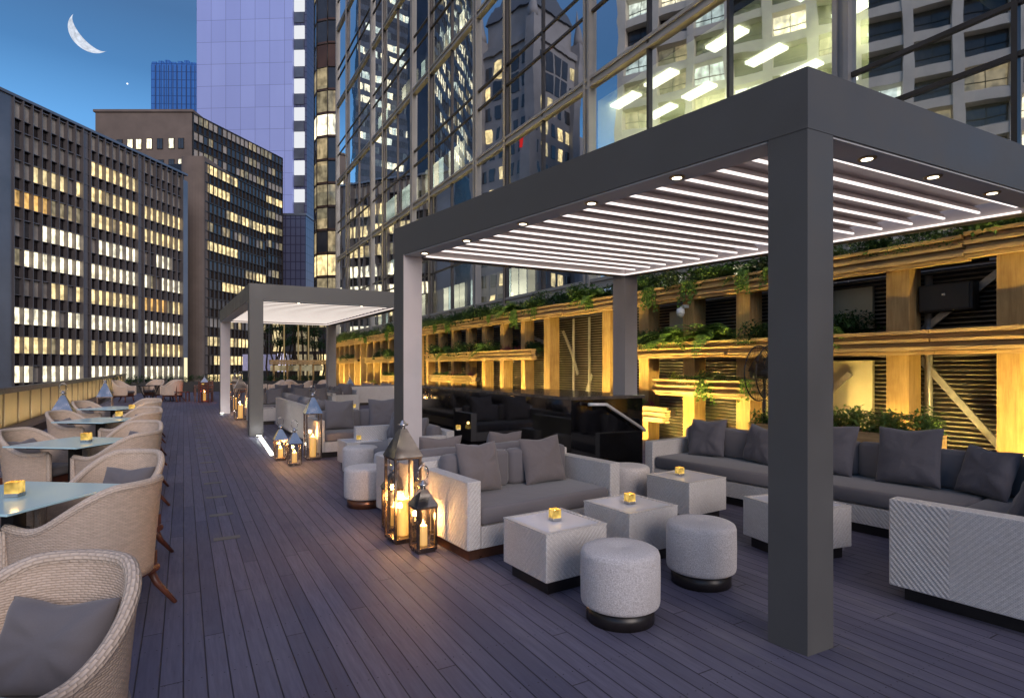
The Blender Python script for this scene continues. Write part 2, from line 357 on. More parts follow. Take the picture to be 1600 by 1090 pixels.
# ------------------------------------------------------------------ mesh helpers
class MB:
    def __init__(s): s.v = []; s.f = []; s.uv = {}; s.sm = set()
    def quad(s, a, b, c, d, uv=None):
        i = len(s.v); s.v += [a, b, c, d]; s.f.append((i, i + 1, i + 2, i + 3))
        if uv: s.uv[len(s.f) - 1] = uv
        return s
    def box(s, x0, y0, z0, x1, y1, z1, bv=0.0, xf=None):
        if bv <= 0:
            P = [(x0, y0, z0), (x1, y0, z0), (x1, y1, z0), (x0, y1, z0), (x0, y0, z1), (x1, y0, z1), (x1, y1, z1), (x0, y1, z1)]
            F = [(0, 3, 2, 1), (4, 5, 6, 7), (0, 1, 5, 4), (1, 2, 6, 5), (2, 3, 7, 6), (3, 0, 4, 7)]
        else:
            b = bv; P = []; F = []
            r = [(x0, y0), (x1, y0), (x1, y1), (x0, y1)]
            sg = [(1, 1), (-1, 1), (-1, -1), (1, -1)]
            def ring(ins, z):
                o = len(P)
                for (x, y), (sx_, sy_) in zip(r, sg):
                    c = b
                    # two points per corner (chamfer)
                    pa = (x + sx_ * ins, y + sy_ * (ins + c)); pb = (x + sx_ * (ins + c), y + sy_ * ins)
                    if sx_ * sy_ < 0: pa, pb = pb, pa
                    P.append((*pa, z)); P.append((*pb, z))
                return o
            rs = [ring(b * .9, z0), ring(b * .25, z0 + b * .3), ring(0, z0 + b), ring(0, z1 - b), ring(b * .25, z1 - b * .3), ring(b * .9, z1)]
            for a, c in zip(rs, rs[1:]):
                for k in range(8):
                    F.append((a + k, a + (k + 1) % 8, c + (k + 1) % 8, c + k))
            F.append(tuple(rs[0] + k for k in reversed(range(8)))); F.append(tuple(rs[-1] + k for k in range(8)))
        i = len(s.v)
        s.v += [tuple(xf @ Vector(p)) for p in P] if xf else P
        s.f += [tuple(i + k for k in f) for f in F]
        return s
    def prism(s, pts, z0, z1):
        n = len(pts); i = len(s.v)
        s.v += [(x, y, z0) for x, y in pts] + [(x, y, z1) for x, y in pts]
        for k in range(n): s.f.append((i + k, i + (k + 1) % n, i + n + (k + 1) % n, i + n + k))
        s.f.append(tuple(i + k for k in reversed(range(n)))); s.f.append(tuple(i + n + k for k in range(n)))
        return s
    def tube(s, pts, r, n=8, caps=True, closed=False, uvs=None):
        pts = [Vector(p) for p in pts]; R = r if isinstance(r, (list, tuple)) else [r] * len(pts)
        i0 = len(s.v); m = len(pts); L = 0; Ls = []
        for k, p in enumerate(pts):
            if k: L += (p - pts[k - 1]).length
            Ls.append(L)
            a = pts[(k - 1) % m] if (closed or k > 0) else p; b = pts[(k + 1) % m] if (closed or k < m - 1) else p
            d = (b - a).normalized() if (b - a).length > 1e-9 else Vector((0, 0, 1))
            up = Vector((0, 0, 1)) if abs(d.z) < .95 else Vector((1, 0, 0))
            x = d.cross(up).normalized(); y = x.cross(d).normalized()
            for j in range(n):
                q = 2 * pi * j / n; s.v.append(tuple(p + x * cos(q) * R[k] + y * sin(q) * R[k]))
        for k in range(m if closed else m - 1):
            for j in range(n):
                a = i0 + k * n + j; b = i0 + k * n + (j + 1) % n; c = i0 + ((k + 1) % m) * n + (j + 1) % n; d = i0 + ((k + 1) % m) * n + j
                s.f.append((a, b, c, d)); s.sm.add(len(s.f) - 1)
                if uvs:
                    la = Ls[k]; lb = Ls[k + 1] if k + 1 < m else Ls[k] + .05
                    w = 2 * pi * R[k] / n
                    s.uv[len(s.f) - 1] = [(la, j * w), (la, (j + 1) * w), (lb, (j + 1) * w), (lb, j * w)]
        if caps and not closed:
            s.f.append(tuple(i0 + j for j in reversed(range(n)))); s.f.append(tuple(i0 + (m - 1) * n + j for j in range(n)))
        return s
    def lathe(s, prof, n=32, c=(0, 0), smooth=True):
        i = len(s.v); m = len(prof)
        for r, z in prof:
            for j in range(n):
                q = 2 * pi * j / n; s.v.append((c[0] + r * cos(q), c[1] + r * sin(q), z))
        for k in range(m - 1):
            for j in range(n):
                s.f.append((i + k * n + j, i + k * n + (j + 1) % n, i + (k + 1) * n + (j + 1) % n, i + (k + 1) * n + j))
                if smooth: s.sm.add(len(s.f) - 1)
        s.f.append(tuple(i + j for j in reversed(range(n)))); s.f.append(tuple(i + (m - 1) * n + j for j in range(n)))
        return s
    def mesh(s, name, mat):
        me = bpy.data.meshes.new(name); me.from_pydata(s.v, [], s.f)
        uvl = me.uv_layers.new(name='UVMap').data
        for p in me.polygons:
            if p.index in s.uv:
                for li, q in zip(p.loop_indices, s.uv[p.index]): uvl[li].uv = q
            else:
                n = p.normal; ax, ay, az = abs(n.x), abs(n.y), abs(n.z)
                for li in p.loop_indices:
                    co = me.vertices[me.loops[li].vertex_index].co
                    uvl[li].uv = (co.x, co.y) if az >= ax and az >= ay else ((co.y, co.z) if ax > ay else (co.x, co.z))
        if s.sm == 'all': me.shade_smooth()
        elif s.sm:
            for k in s.sm: me.polygons[k].use_smooth = True
        me.materials.append(M[mat] if isinstance(mat, str) else mat)
        return me
    def obj(s, name, mat, parent=None, smooth=False):
        if smooth: s.sm = 'all'
        return link(name, s.mesh(name, mat), parent)
def link(name, me, parent=None):
    o = bpy.data.objects.new(name, me); COL.objects.link(o)
    if parent: o.parent = parent
    return o
def tag(o, label=None, cat=None, group=None, kind=None):
    if label: o['label'] = label
    if cat: o['category'] = cat
    if group: o['group'] = group
    if kind: o['kind'] = kind
    return o
def thing(name, label, cat, loc=(0, 0, 0), rz=0.0, group=None):
    o = bpy.data.objects.new(name, None); COL.objects.link(o); o.empty_display_size = .1
    o.location = loc; o.rotation_euler = (0, 0, rz)
    return tag(o, label, cat, group)
KIDS = {}
def children(o): return [c for c in bpy.data.objects if c.parent == o]
def copy_tree(o, parent=None, cache=None):
    c = o.copy(); COL.objects.link(c)
    if parent: c.parent = parent
    for ch in KIDS.get(o.name) or KIDS.setdefault(o.name, children(o)): copy_tree(ch, c)
    return c
def dup(o, loc, rz=None, label=None, group=None):
    c = copy_tree(o); c.location = loc
    if rz is not None: c.rotation_euler = (0, 0, rz)
    if label: c['label'] = label
    if group: c['group'] = group
    return c
ORD = ['first', 'second', 'third', 'fourth', 'fifth', 'sixth', 'seventh', 'eighth', 'ninth', 'tenth', 'eleventh', 'twelfth',
       'thirteenth', 'fourteenth', 'fifteenth', 'sixteenth', 'seventeenth', 'eighteenth', 'nineteenth', 'twentieth']
DA = radians(29.7)          # the terrace runs this far left of the view axis
CU, SU = cos(DA), sin(DA)
def D(V, U, z=0.0): return (V * CU - U * SU, V * SU + U * CU, z)   # terrace coordinates: V across, U along
def mirrorU(X, Y):          # the real place of what the curtain wall (V = 10) shows at (X, Y)
    U = -SU * X + CU * Y; V = CU * X + SU * Y
    return D(20 - V, U)[:2]

# ================================================================== SETTING
g = MB().quad((-4000, -4000, -26), (4000, -4000, -26), (4000, 4000, -26), (-4000, 4000, -26)).obj('street_ground', 'street')
tag(g, kind='structure')
d = MB().box(-3.95, -7, -.4, 9.9, 52, 0).obj('terrace_deck', 'deck'); d.rotation_euler[2] = DA
tag(d, kind='structure')

# moon: the lit lune of a sphere, plus one star
def moon():
    t = NT('moonlit_rock'); n = t.noise(t.objc(), .035, 6, .65)
    em = t.n('Emission'); em.inputs[0].default_value = (.80, .87, 1.0, 1)
    t.set(em.inputs[1], t.mapr(n, .3, .7, .55, 1.15)); mt = t.end(em.outputs[0])
    R = 108.0; mb = MB(); NA, NB = 40, 10
    i = 0
    for a in range(NA + 1):
        la = -pi / 2 + pi * a / NA
        for b in range(NB + 1):
            # longitudes from the limb (90 deg) to the terminator (32 deg)
            lo = radians(90 - 60 * b / NB)
            mb.v.append((R * cos(la) * sin(lo), R * sin(la), R * cos(la) * cos(lo)))
    for a in range(NA):
        for b in range(NB):
            k = a * (NB + 1) + b
            mb.f.append((k, k + 1, k + NB + 2, k + NB + 1))
    o = mb.obj('moon', mt, smooth=True)
    Y = 3400.0
    c = Vector(((142 - 800) / 900 * Y, Y, 1.6 + (573 - 51) / 900 * Y))
    o.location = c
    zc = (-c).normalized()                       # towards the viewer
    right = Vector((0, 0, 1)).cross(zc).normalized(); up = zc.cross(right)
    rot = Matrix((right, up, zc)).transposed().to_4x4()
    o.rotation_euler = (rot @ Matrix.Rotation(radians(180 + 46), 4, 'Z')).to_euler()
    tag(o, 'thin white crescent moon in the blue dusk sky', 'moon')
    s_ = MB().lathe([(.01, -5), (3.5, -3.5), (5, 0), (3.5, 3.5), (.01, 5)], 12).obj('star', emis('star_light', (.9, .95, 1), 1.5), smooth=True)
    s_.location = ((199 - 800) / 900 * Y, Y, 1.6 + (573 - 131) / 900 * Y)
    tag(s_, 'tiny bright star right of the crescent moon', 'star')
moon()

# ------------------------------------------------------------------ office building left (long fins)
def face_frame(P0, P1):
    a = atan2(P1[1] - P0[1], P1[0] - P0[0]); L = sqrt((P1[0] - P0[0]) ** 2 + (P1[1] - P0[1]) ** 2)
    return a, L
def place_windows(parent, cells, w, h, dy, thick=.05, rot=0.0):
    """cells: (x, z, material key). The 100 first become parts, the rest one stuff part per material"""
    cache = {}
    for x, z, k in cells[:100]:
        if k not in cache: cache[k] = MB().box(-w / 2, 0, -h / 2, w / 2, thick, h / 2).mesh('window', k)
        o = link('window', cache[k], parent); o.location = (x, dy, z)
    rest = {}
    for x, z, k in cells[100:]:
        rest.setdefault(k, MB()).box(x - w / 2, dy, z - h / 2, x + w / 2, dy + thick, z + h / 2)
    if rest:
        base = None; mb = MB(); mats = []; 
        me = bpy.data.meshes.new('window'); V = []; F = []; mi = []
        for n, (k, q) in enumerate(rest.items()):
            o = len(V); V += q.v; F += [tuple(o + i for i in f) for f in q.f]; mi += [n] * len(q.f); me.materials.append(M[k])
        me.from_pydata(V, [], F)
        for p, m_ in zip(me.polygons, mi): p.material_index = m_
        tag(link('window', me, parent), kind='stuff')

def office_left():
    P0 = (-62.4, 72.0); P1 = (-57.9, 101.0); a, L = face_frame(P0, P1)
    # local x along the front, local -y towards the terrace, +y into the block
    b = thing('office_building', 'long low office block with pale vertical fins and mostly lit rows', 'office building', (*P0, 0), a)
    # terrace side is -x in world of local? outward normal = to the right of travel direction
    TOP = 35.4; FH = 3.7; n = 17
    MB().box(-3.2, .55, -26, L + 1.2, 26, TOP).obj('wall', 'spandrel', b)
    MB().box(-3.2, .0, -26, 0, .5, TOP).obj('end_pier', 'metal_pier', b)
    MB().box(L, -.3, -26, L + 1.1, .5, TOP - 1).obj('corner_pier', 'metal_pier', b)
    MB().box(-3.2, -.25, TOP, L + 1.2, 26, TOP + .35).obj('roof', 'metal_pier', b)
    MB().box(L + .2, -.45, -26, L + .8, -.31, 3.2).obj('light_column', emis('column_glow', (1, .85, .5), 1.3), b)
    nb = 24; bw = L / nb
    lit = {1: (8, 17, 'lit_warm'), 2: (2, 24, 'lit_warm'), 3: (0, 24, 'lit_warm'), 4: (3, 24, 'lit_white'), 5: (0, 24, 'lit_white'), 6: (4, 24, 'lit_warm'),
           7: (0, 24, 'lit_white'), 8: (0, 24, 'lit_warm'), 9: (0, 24, 'lit_white'), 10: (0, 24, 'lit_cool')}
    cells = []; span = MB()
    for r in range(n):
        zt = TOP - .35 - r * FH; hw = 2.15
        for j in range(nb):
            if j in (8, 16): k = 'blind'
            elif r in lit and lit[r][0] <= j < lit[r][1]:
                sec = (r * 7 + (j // 8) * 5) % 6
                k = lit[r][2] if rnd() < (.97 if r >= 7 else .90) else random.choice(['blind', 'lit_dim'])
                if r in (3,) and j < 4: k = 'lit_amber'
                if r == 6 and j in (17, 18, 19, 20): k = 'lit_amber'
                if r in (4, 5, 6) and j >= 17 and r != 6 and rnd() < .45: k = 'dark_pane' if rnd() < .4 else 'blind'
                if r == 6 and j < 9 and rnd() < .3: k = 'blind'
                if r == 3 and 4 <= j < 8: k = 'lit_dim'
            else: k = 'blind' if rnd() < .85 else 'dark_pane'
            cells.append(((j + .5) * bw, zt - hw / 2, k))
    place_windows(b, cells, bw - .06, 2.15, .42)
    fins = MB()
    for j in range(nb + 1):
        w = .045
        x = j * bw; fins.box(x - w, -.22, -26, x + w, .5, TOP)
    for j in (8, 16):
        fins.box((j + .2) * bw, .1, -26, (j + .8) * bw, .5, TOP)
    fins.obj('fin_grid', 'fin', b)
    rails = MB()
    for r in range(n + 1):
        z = TOP - .35 - r * FH
        rails.box(0, .02, z - .05, L, .5, z + .07); rails.box(0, .06, z - 2.2, L, .5, z - 2.12)
    rails.obj('sill_rails', 'fin', b)
office_left()

def office_brown():
    # front slab corner at u=303, side wall running back; a lower wing in front of it
    b = thing('office_tower', 'brown stone office tower with few lit windows and glazed side', 'office building', (-66.3, 120, 0), 0)
    ang = atan2(26, -.9 + 8.5)
    x0, x1 = -20.5, 0.0; H = 54.6
    MB().box(x0, 0, -26, x1 - .4, 26, H).obj('wall', 'brown_stone', b)
    MB().box(x0 - .3, -.3, H, x1, 26, H + .5).obj('roof', 'brown_stone', b)
    # small punched windows on the front, frames proud of the wall
    ws = {(-17.8, 47.8): 1, (-15.4, 47.8): 0, (-13.2, 47.9): 1, (-11.4, 47.9): 1, (-9.2, 48.0): 1, (-7.0, 48): 0, (-4.6, 48.1): 1, (-2.6, 48.1): 0,
          (-13.2, 43.4): 0, (-11.4, 43.4): 1, (-9.2, 43.6): 1, (-6.8, 43.6): 0, (-4.6, 43.7): 0, (-2.6, 43.8): 1,
          (-4.6, 39.9): 1, (-2.6, 39.6): 0, (-2.6, 36): 0, (-2.6, 32): 1, (-2.6, 28): 0, (-2.6, 20): 1, (-2.6, 14): 1, (-2.6, 8): 1, (-4.6, 36): 0}
    for (x, z), l in ws.items():
        f = MB().box(x - .62, -.12, z - 1.12, x + .62, .02, z + 1.12).obj('window', 'brown_metal', b)
        q = MB().box(x - .5, -.16, z - 1, x - .04, -.125, z + 1).box(x + .04, -.16, z - 1, x + .5, -.125, z + 1)
        q.obj('pane', 'lit_white' if l else 'dark_pane', f)
    def side(parent, xc, yc, ye, xe, H, rows, fh, litrows, name):
        a, L = face_frame((xc, yc), (xe, ye))
        fr = thing(name, None, None, (xc, yc, 0), a); fr.parent = parent
        MB().box(0, .3, -26, L, 14, H).obj('side_wall', 'spandrel', fr)
        mb = MB(); nb = int(L / 1.25); bw = L / nb
        for j in range(nb + 1): mb.box(j * bw - .05, -.02, -26, j * bw + .05, .3, H)
        for r in range(rows + 1):
            mb.box(0, .02, H - r * fh - .12, L, .3, H - r * fh + .12); mb.box(0, .04, H - r * fh - fh * .52 - .08, L, .3, H - r * fh - fh * .52 + .08)
        mb.obj('mullion_grid', 'brown_metal', fr)
        st = {}
        for r in range(rows):
            for j in range(nb):
                zc = H - r * fh - fh * .27
                k = 'dark_pane'
                if r in litrows:
                    lo, hi = litrows[r]
                    if lo <= j / nb < hi: k = 'lit_warm' if rnd() < .85 else 'lit_dim'
                elif rnd() < .35: k = 'lit_dim'
                elif rnd() < .5: k = 'blind'
                st.setdefault(k, MB()).box(j * bw + .06, .2, zc - fh * .24, (j + 1) * bw - .06, .29, zc + fh * .24)
        for k, q in st.items(): tag(q.obj('window', k, fr), kind='stuff')
        return fr
    side(b, 0, 0, 26, 8.2, 54.4, 12, 3.6, {3: (0, 1), 5: (.5, 1), 7: (0, .5)}, 'glazed_side')
    w = thing('office_wing', 'brown office wing with rounded stone corner before taller tower', 'office building', (-59.7, 112, 0), 0)
    # rounded stone end
    pts = [(-4.4, 14)] + [(-4.4 + 4.4 * (1 - cos(q)), -0.0 - 1.4 * sin(q)) for q in [i * pi / 12 for i in range(0, 13)] if q <= pi] 
    pts = [(-4.5, 9)] + [(-2.25 - 2.25 * cos(i * pi / 12), -1.2 * sin(i * pi / 12)) for i in range(13)] + [(0, 9)]
    MB().prism(pts, -26, 42.2).obj('stone_corner', 'brown_stone', w)
    side(w, .02, 0, 20, 3.4, 41.4, 17, 3.75, {0: (0, .45), 1: (0, .35), 2: (.3, 1), 4: (0, .5), 5: (.6, 1), 6: (.2, .6), 7: (.8, 1), 9: (0, .7), 10: (.1, .9), 11: (0, .6), 12: (.5, 1), 13: (0, .8), 14: (0, 1)}, 'glazed_side')
    MB().box(-4.4, 0.1, 42.21, -.2, 18, 42.6).obj('roof', 'brown_stone', w)
office_brown()

def lavender_tower():
    b = thing('skyscraper', 'tall lavender panelled skyscraper with glowing white strip down its edge', 'skyscraper', (-109.5, 200, 0), radians(-3))
    MB().box(0, 0, -26, 34, 30, 165).obj('wall', 'lavender', b)
    MB().box(34.05, 1.0, -26, 38.6, 26, 160).obj('edge_bay', 'grid_dark', b)
    e = emis('white_edge_glow', (.93, .95, 1.0), .9)
    for k in range(17):
        z0 = 2 + k * 9.4
        MB().box(34.3, .55, z0, 37.9, .98, z0 + 4.4 + (k % 3) * .5).obj('light_box', e, b)
        MB().box(34.3, .7, z0 + 5.6, 37.6, .98, z0 + 9.0).obj('window', 'metal_pier', b)
    a = thing('office_annex', 'low slate grid building between brown wing and lavender skyscraper', 'office building', (-63.4, 148, 0), 0)
    MB().box(0, 0, -26, 10.4, 20, 40.5).obj('wall', 'grid_dark', a)
    MB().box(-.2, -.2, 40.5, 10.6, 20, 41).obj('roof', 'metal_pier', a)
    MB().box(3.2, -.2, 10, 5.0, -.05, 14).obj('window', 'lit_white', a)
    t = thing('glass_tower', 'blue glass tower behind brown office tower roof', 'skyscraper', (-188, 300, 0), radians(2))
    MB().box(0, 0, -26, 27, 20, 158.8).obj('wall', 'blue_glass_wall', t)
    q = MB(); 
    for i in range(8): q.box(i * 3.3 + .3, .2, 158.8, i * 3.3 + 2.6, 2, 160.6 + (i % 3) * .5)
    q.box(.0, .3, 158.8, 27, 2, 160).obj('roof', 'blue_glass_wall', t)
    f = MB()
    for i in range(1, 12): f.box(i * 2.25 - .1, -.35, -26, i * 2.25 + .1, -.02, 158.8)
    f.obj('fin_grid', plain('blue_fins', (.05, .09, .2), .4), t)
lavender_tower()

def corner_tower():
    # faceted dark glass tower just past the end of the curtain wall
    b = thing('corner_tower', 'dark faceted glass tower with brown mullions beyond the curtain wall', 'office tower', (-28.2, 80, 0), 0)
    pts = [(0, 9), (0, 2.2), (.9, .6), (2.6, 0), (9, 0), (12, 2), (12, 9)]
    ins = lambda k, d: [((x - 6) * (1 - d) + 6, (y - 5) * (1 - d) + 5) for x, y in pts]
    MB().prism(ins(0, .05), -26, 66).obj('core', 'slab_dark', b)
    segs = [(pts[i], pts[i + 1]) for i in range(4)]
    FH = 3.25; z = 66; r = 0; glass = {}; mull = MB(); sp = MB()
    while z > -4:
        for (a, c) in segs:
            L = sqrt((c[0] - a[0]) ** 2 + (c[1] - a[1]) ** 2); n = max(1, round(L / 1.25))
            ux, uy = (c[0] - a[0]) / L, (c[1] - a[1]) / L
            for j in range(n):
                p = (a[0] + ux * L * j / n, a[1] + uy * L * j / n); q = (a[0] + ux * L * (j + 1) / n, a[1] + uy * L * (j + 1) / n)
                k = {2: 'lit_warm', 9: 'lit_white', 15: 'lit_warm'}.get(r, 'lit_dim' if rnd() < .35 else 'dark_pane')
                if r == 6: k = 'brown_span'
                glass.setdefault(k, MB()).quad((*p, z - FH + .35), (*q, z - FH + .35), (*q, z), (*p, z))
                mull.tube([(p[0] - .0, p[1] - .05, z - FH), (p[0], p[1] - .05, z)], .07, 4)
            mull.tube([(a[0], a[1] - .03, z), (c[0], c[1] - .03, z)], .09, 4)
            sp.quad((*a, z - FH), (*c, z - FH), (*c, z - FH + .35), (*a, z - FH + .35))
        z -= FH; r += 1
    for k, q in glass.items(): tag(q.obj('window', k, b), kind='stuff')
    mull.obj('mullion_grid', 'brown_metal', b); sp.obj('spandrel_band', 'brown_span', b)
corner_tower()

# ------------------------------------------------------------------ curtain wall building on the right (V = 10)
def curtain_building():
    b = thing('glass_office_building', 'office building with mirror glass curtain wall rising behind the planters', 'office building', (0, 0, 0), DA)
    V = 10.0; U0, U1 = -8.4, 43.8; Z = [3.9, 9.6, 15.3, 21.0, 26.7, 32.4, 38.1]
    majors = [-8.4, -1.3, 5.85, 13.1, 20.3, 27.5, 34.65, 43.8]
    # panes: one per major bay and floor, each set very slightly off plane
    for j in range(len(majors) - 1):
        a, c = majors[j] + .12, majors[j + 1] - .12
        for k in range(-1, 6):
            z0 = Z[k] + .16 if k >= 0 else 3.05
            z1 = (Z[k + 1] if k >= 0 else 3.9) - .16
            mb = MB(); t = ru(-.012, .012); q = ru(-.01, .01)
            mb.quad((V + t, c, z0), (V - t, a, z0), (V - t + q, a, z1), (V + t + q, c, z1))
            mb.obj('window', 'curtain', b)
    # transoms: pale double channel
    for z in Z + [3.0]:
        mb = MB()
        mb.box(V - .10, U0, z - .15, V + .1, U1, z - .06).box(V - .10, U0, z + .06, V + .1, U1, z + .15)
        mb.box(V - .05, U0, z - .06, V + .1, U1, z + .06)
        mb.obj('transom', 'champagne', b)
    dk = MB()
    for k in range(0, 6):
        for dz in (2.0, 2.72):
            for j in range(len(majors) - 1):
                if j == 2 and k == 0: continue
                pass; MB().box(V - .045, majors[j] + .1, Z[k] + dz - .035, V + .06, majors[j + 1] - .1, Z[k] + dz + .035).obj('dark_transom', 'mullion_dark', b)
    for u in majors:
        MB().box(V - .13, u - .14, 3, V + .12, u - .06, 39).box(V - .13, u + .06, 3, V + .12, u + .14, 39).box(V - .07, u - .06, 3, V + .1, u + .06, 39).obj('mullion', 'champagne', b)
    for j in range(len(majors) - 1):
        w = (majors[j + 1] - majors[j]) / 3
        for i in (1, 2):
            u = majors[j] + i * w
            if i == 2 and j >= 3: MB().tube([(V - .12, u, 3), (V - .12, u, 39)], .045, 8).obj('round_bar', 'champagne', b)
            MB().box(V - .06, u - .035, 3, V + .08, u + .035, 39).obj('slim_mullion', 'mullion_dark', b)
    # floors and rooms
    fl = MB()
    for z in Z: fl.box(V + .15, U0, z - .35, 24, U1, z + .1)
    fl.obj('floor_slabs', 'slab_dark', b)
    MB().box(16.2, U0, -26, 24, U1, 38.2).obj('core_wall', 'slab_dark', b)
    MB().box(V + .1, U1, -26, 24, U1 + .3, 39).obj('end_wall', 'metal_pier', b)
    # the lit room over the near pergola
    rm = MB()
    rm.quad((16.1, 5.9, 4.05), (16.1, 13.1, 4.05), (16.1, 13.1, 9.2), (16.1, 5.9, 9.2))
    rm.quad((V + .3, 5.9, 9.2), (16.1, 5.9, 9.2), (16.1, 13.1, 9.2), (V + .3, 13.1, 9.2))
    rm.quad((V + .3, 13.1, 4.05), (V + .3, 13.1, 9.2), (16.1, 13.1, 9.2), (16.1, 13.1, 4.05))
    rm.quad((V + .3, 5.6, 4.05), (16.1, 5.6, 4.05), (16.1, 5.6, 9.2), (V + .3, 5.6, 9.2))
    rm.obj('lit_room', plain('office_cream_wall', (.86, .88, .60), .8, 0, .2, .06), b)
    tub = emis('office_tube', (1, .98, .84), 5)
    for i, (vv, uu) in enumerate([(vv, uu) for vv in (10.9, 12.3, 13.7, 15.2) for uu in (6.9, 9.1, 11.2, 12.6)]):
        MB().box(vv - .17, uu - .48, 9.12, vv + .17, uu + .48, 9.19).obj('ceiling_light', tub, b)
    for uu in (7.6, 11.4):
        L = bpy.data.lights.new('room_fill', 'POINT'); L.energy = 150; L.color = (1, .97, .72); L.shadow_soft_size = .4  # point lights without fixtures, added to brighten the room
        o = bpy.data.objects.new('room_fill', L); COL.objects.link(o); o.parent = b; o.location = (13.4, uu, 8.3)
    # office rows far along, lit behind the glass
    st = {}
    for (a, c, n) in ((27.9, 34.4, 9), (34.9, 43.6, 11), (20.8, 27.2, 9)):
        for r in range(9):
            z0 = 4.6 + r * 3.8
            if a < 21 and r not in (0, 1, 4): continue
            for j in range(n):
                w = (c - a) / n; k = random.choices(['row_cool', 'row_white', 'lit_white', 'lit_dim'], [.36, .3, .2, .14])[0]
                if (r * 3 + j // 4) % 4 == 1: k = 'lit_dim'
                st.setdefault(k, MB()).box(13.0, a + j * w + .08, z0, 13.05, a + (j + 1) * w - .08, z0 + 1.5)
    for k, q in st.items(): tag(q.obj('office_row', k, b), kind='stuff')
    MB().box(13.1, 20.6, 4.0, 13.2, 43.7, 38).obj('rear_partition', 'navy_wall', b)
    # lower storey wall behind the planters
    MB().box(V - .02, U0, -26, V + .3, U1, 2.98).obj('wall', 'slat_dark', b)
curtain_building()

# ------------------------------------------------------------------ buildings across the street, seen in the curtain wall
def tower_box(name, label, u0, Y0, u1, Y1, H, fh, nb, depth, littable, wall, frame, litp, mirror=True, hw=.55):
    A = ((u0 - 800) / 900 * Y0, Y0); B = ((u1 - 800) / 900 * Y1, Y1)
    if mirror: A, B = mirrorU(*A), mirrorU(*B)
    # keep the facade's front towards the terrace
    a, L = face_frame(A, B)
    nrm = Vector((-sin(a), cos(a))); mid = Vector(((A[0] + B[0]) / 2, (A[1] + B[1]) / 2))
    if nrm.dot(mid) < 0: A, B = B, A; a, L = face_frame(A, B)
    b = thing(name, label, 'office tower', (*A, 0), a)
    MB().box(0, .4, -26, L, depth, H).obj('wall', wall, b)
    n = int((H + 20) / fh); bw = L / nb; st = {}; fr = MB()
    for r in range(n):
        zt = H - .6 - r * fh
        run = rnd() < litp; lo = int(ru(0, nb * .5)); hi = lo + int(ru(nb * .3, nb))
        for j in range(nb):
            k = random.choice(littable) if (run and lo <= j < hi and rnd() < .85) else ('dark_pane' if rnd() < .9 else 'lit_dimcool')
            st.setdefault(k, MB()).box(j * bw + .06, .25, zt - fh * hw, (j + 1) * bw - .06, .39, zt)
        fr.box(0, .1, zt, L, .4, zt + fh * (1 - hw) - .1)
    for j in range(nb + 1): fr.box(j * bw - .07, -.05, -26, j * bw + .07, .38, H)
    for k, q in st.items(): tag(q.obj('window', k, b), kind='stuff')
    fr.obj('fin_grid', frame, b)
    MB().box(-.3, -.2, H, L + .3, depth, H + .8).obj('roof', frame, b)
    return b
M['navy_wall'] = plain('navy_glass_wall', (.02, .03, .055), .2, 0, .5, .2, .3)
M['navy_fin'] = plain('navy_fin', (.055, .07, .10), .35, .3, .5, .2, .3)
tower_box('skyscraper', 'tall navy office skyscraper with ribbed front reflected in the curtain wall', 672, 152, 744, 205, 130, 5.2, 26, 6,
          ['lit_white', 'lit_cool', 'lit_white', 'lit_dim'], 'navy_wall', 'navy_fin', .7)
tower_box('skyscraper', 'very tall dark skyscraper far down the street, reflected left of the navy one', 557, 560, 650, 600, 400, 12, 18, 6,
          ['lit_cool', 'lit_white', 'lit_dimcool'], 'navy_wall', 'navy_fin', .75)

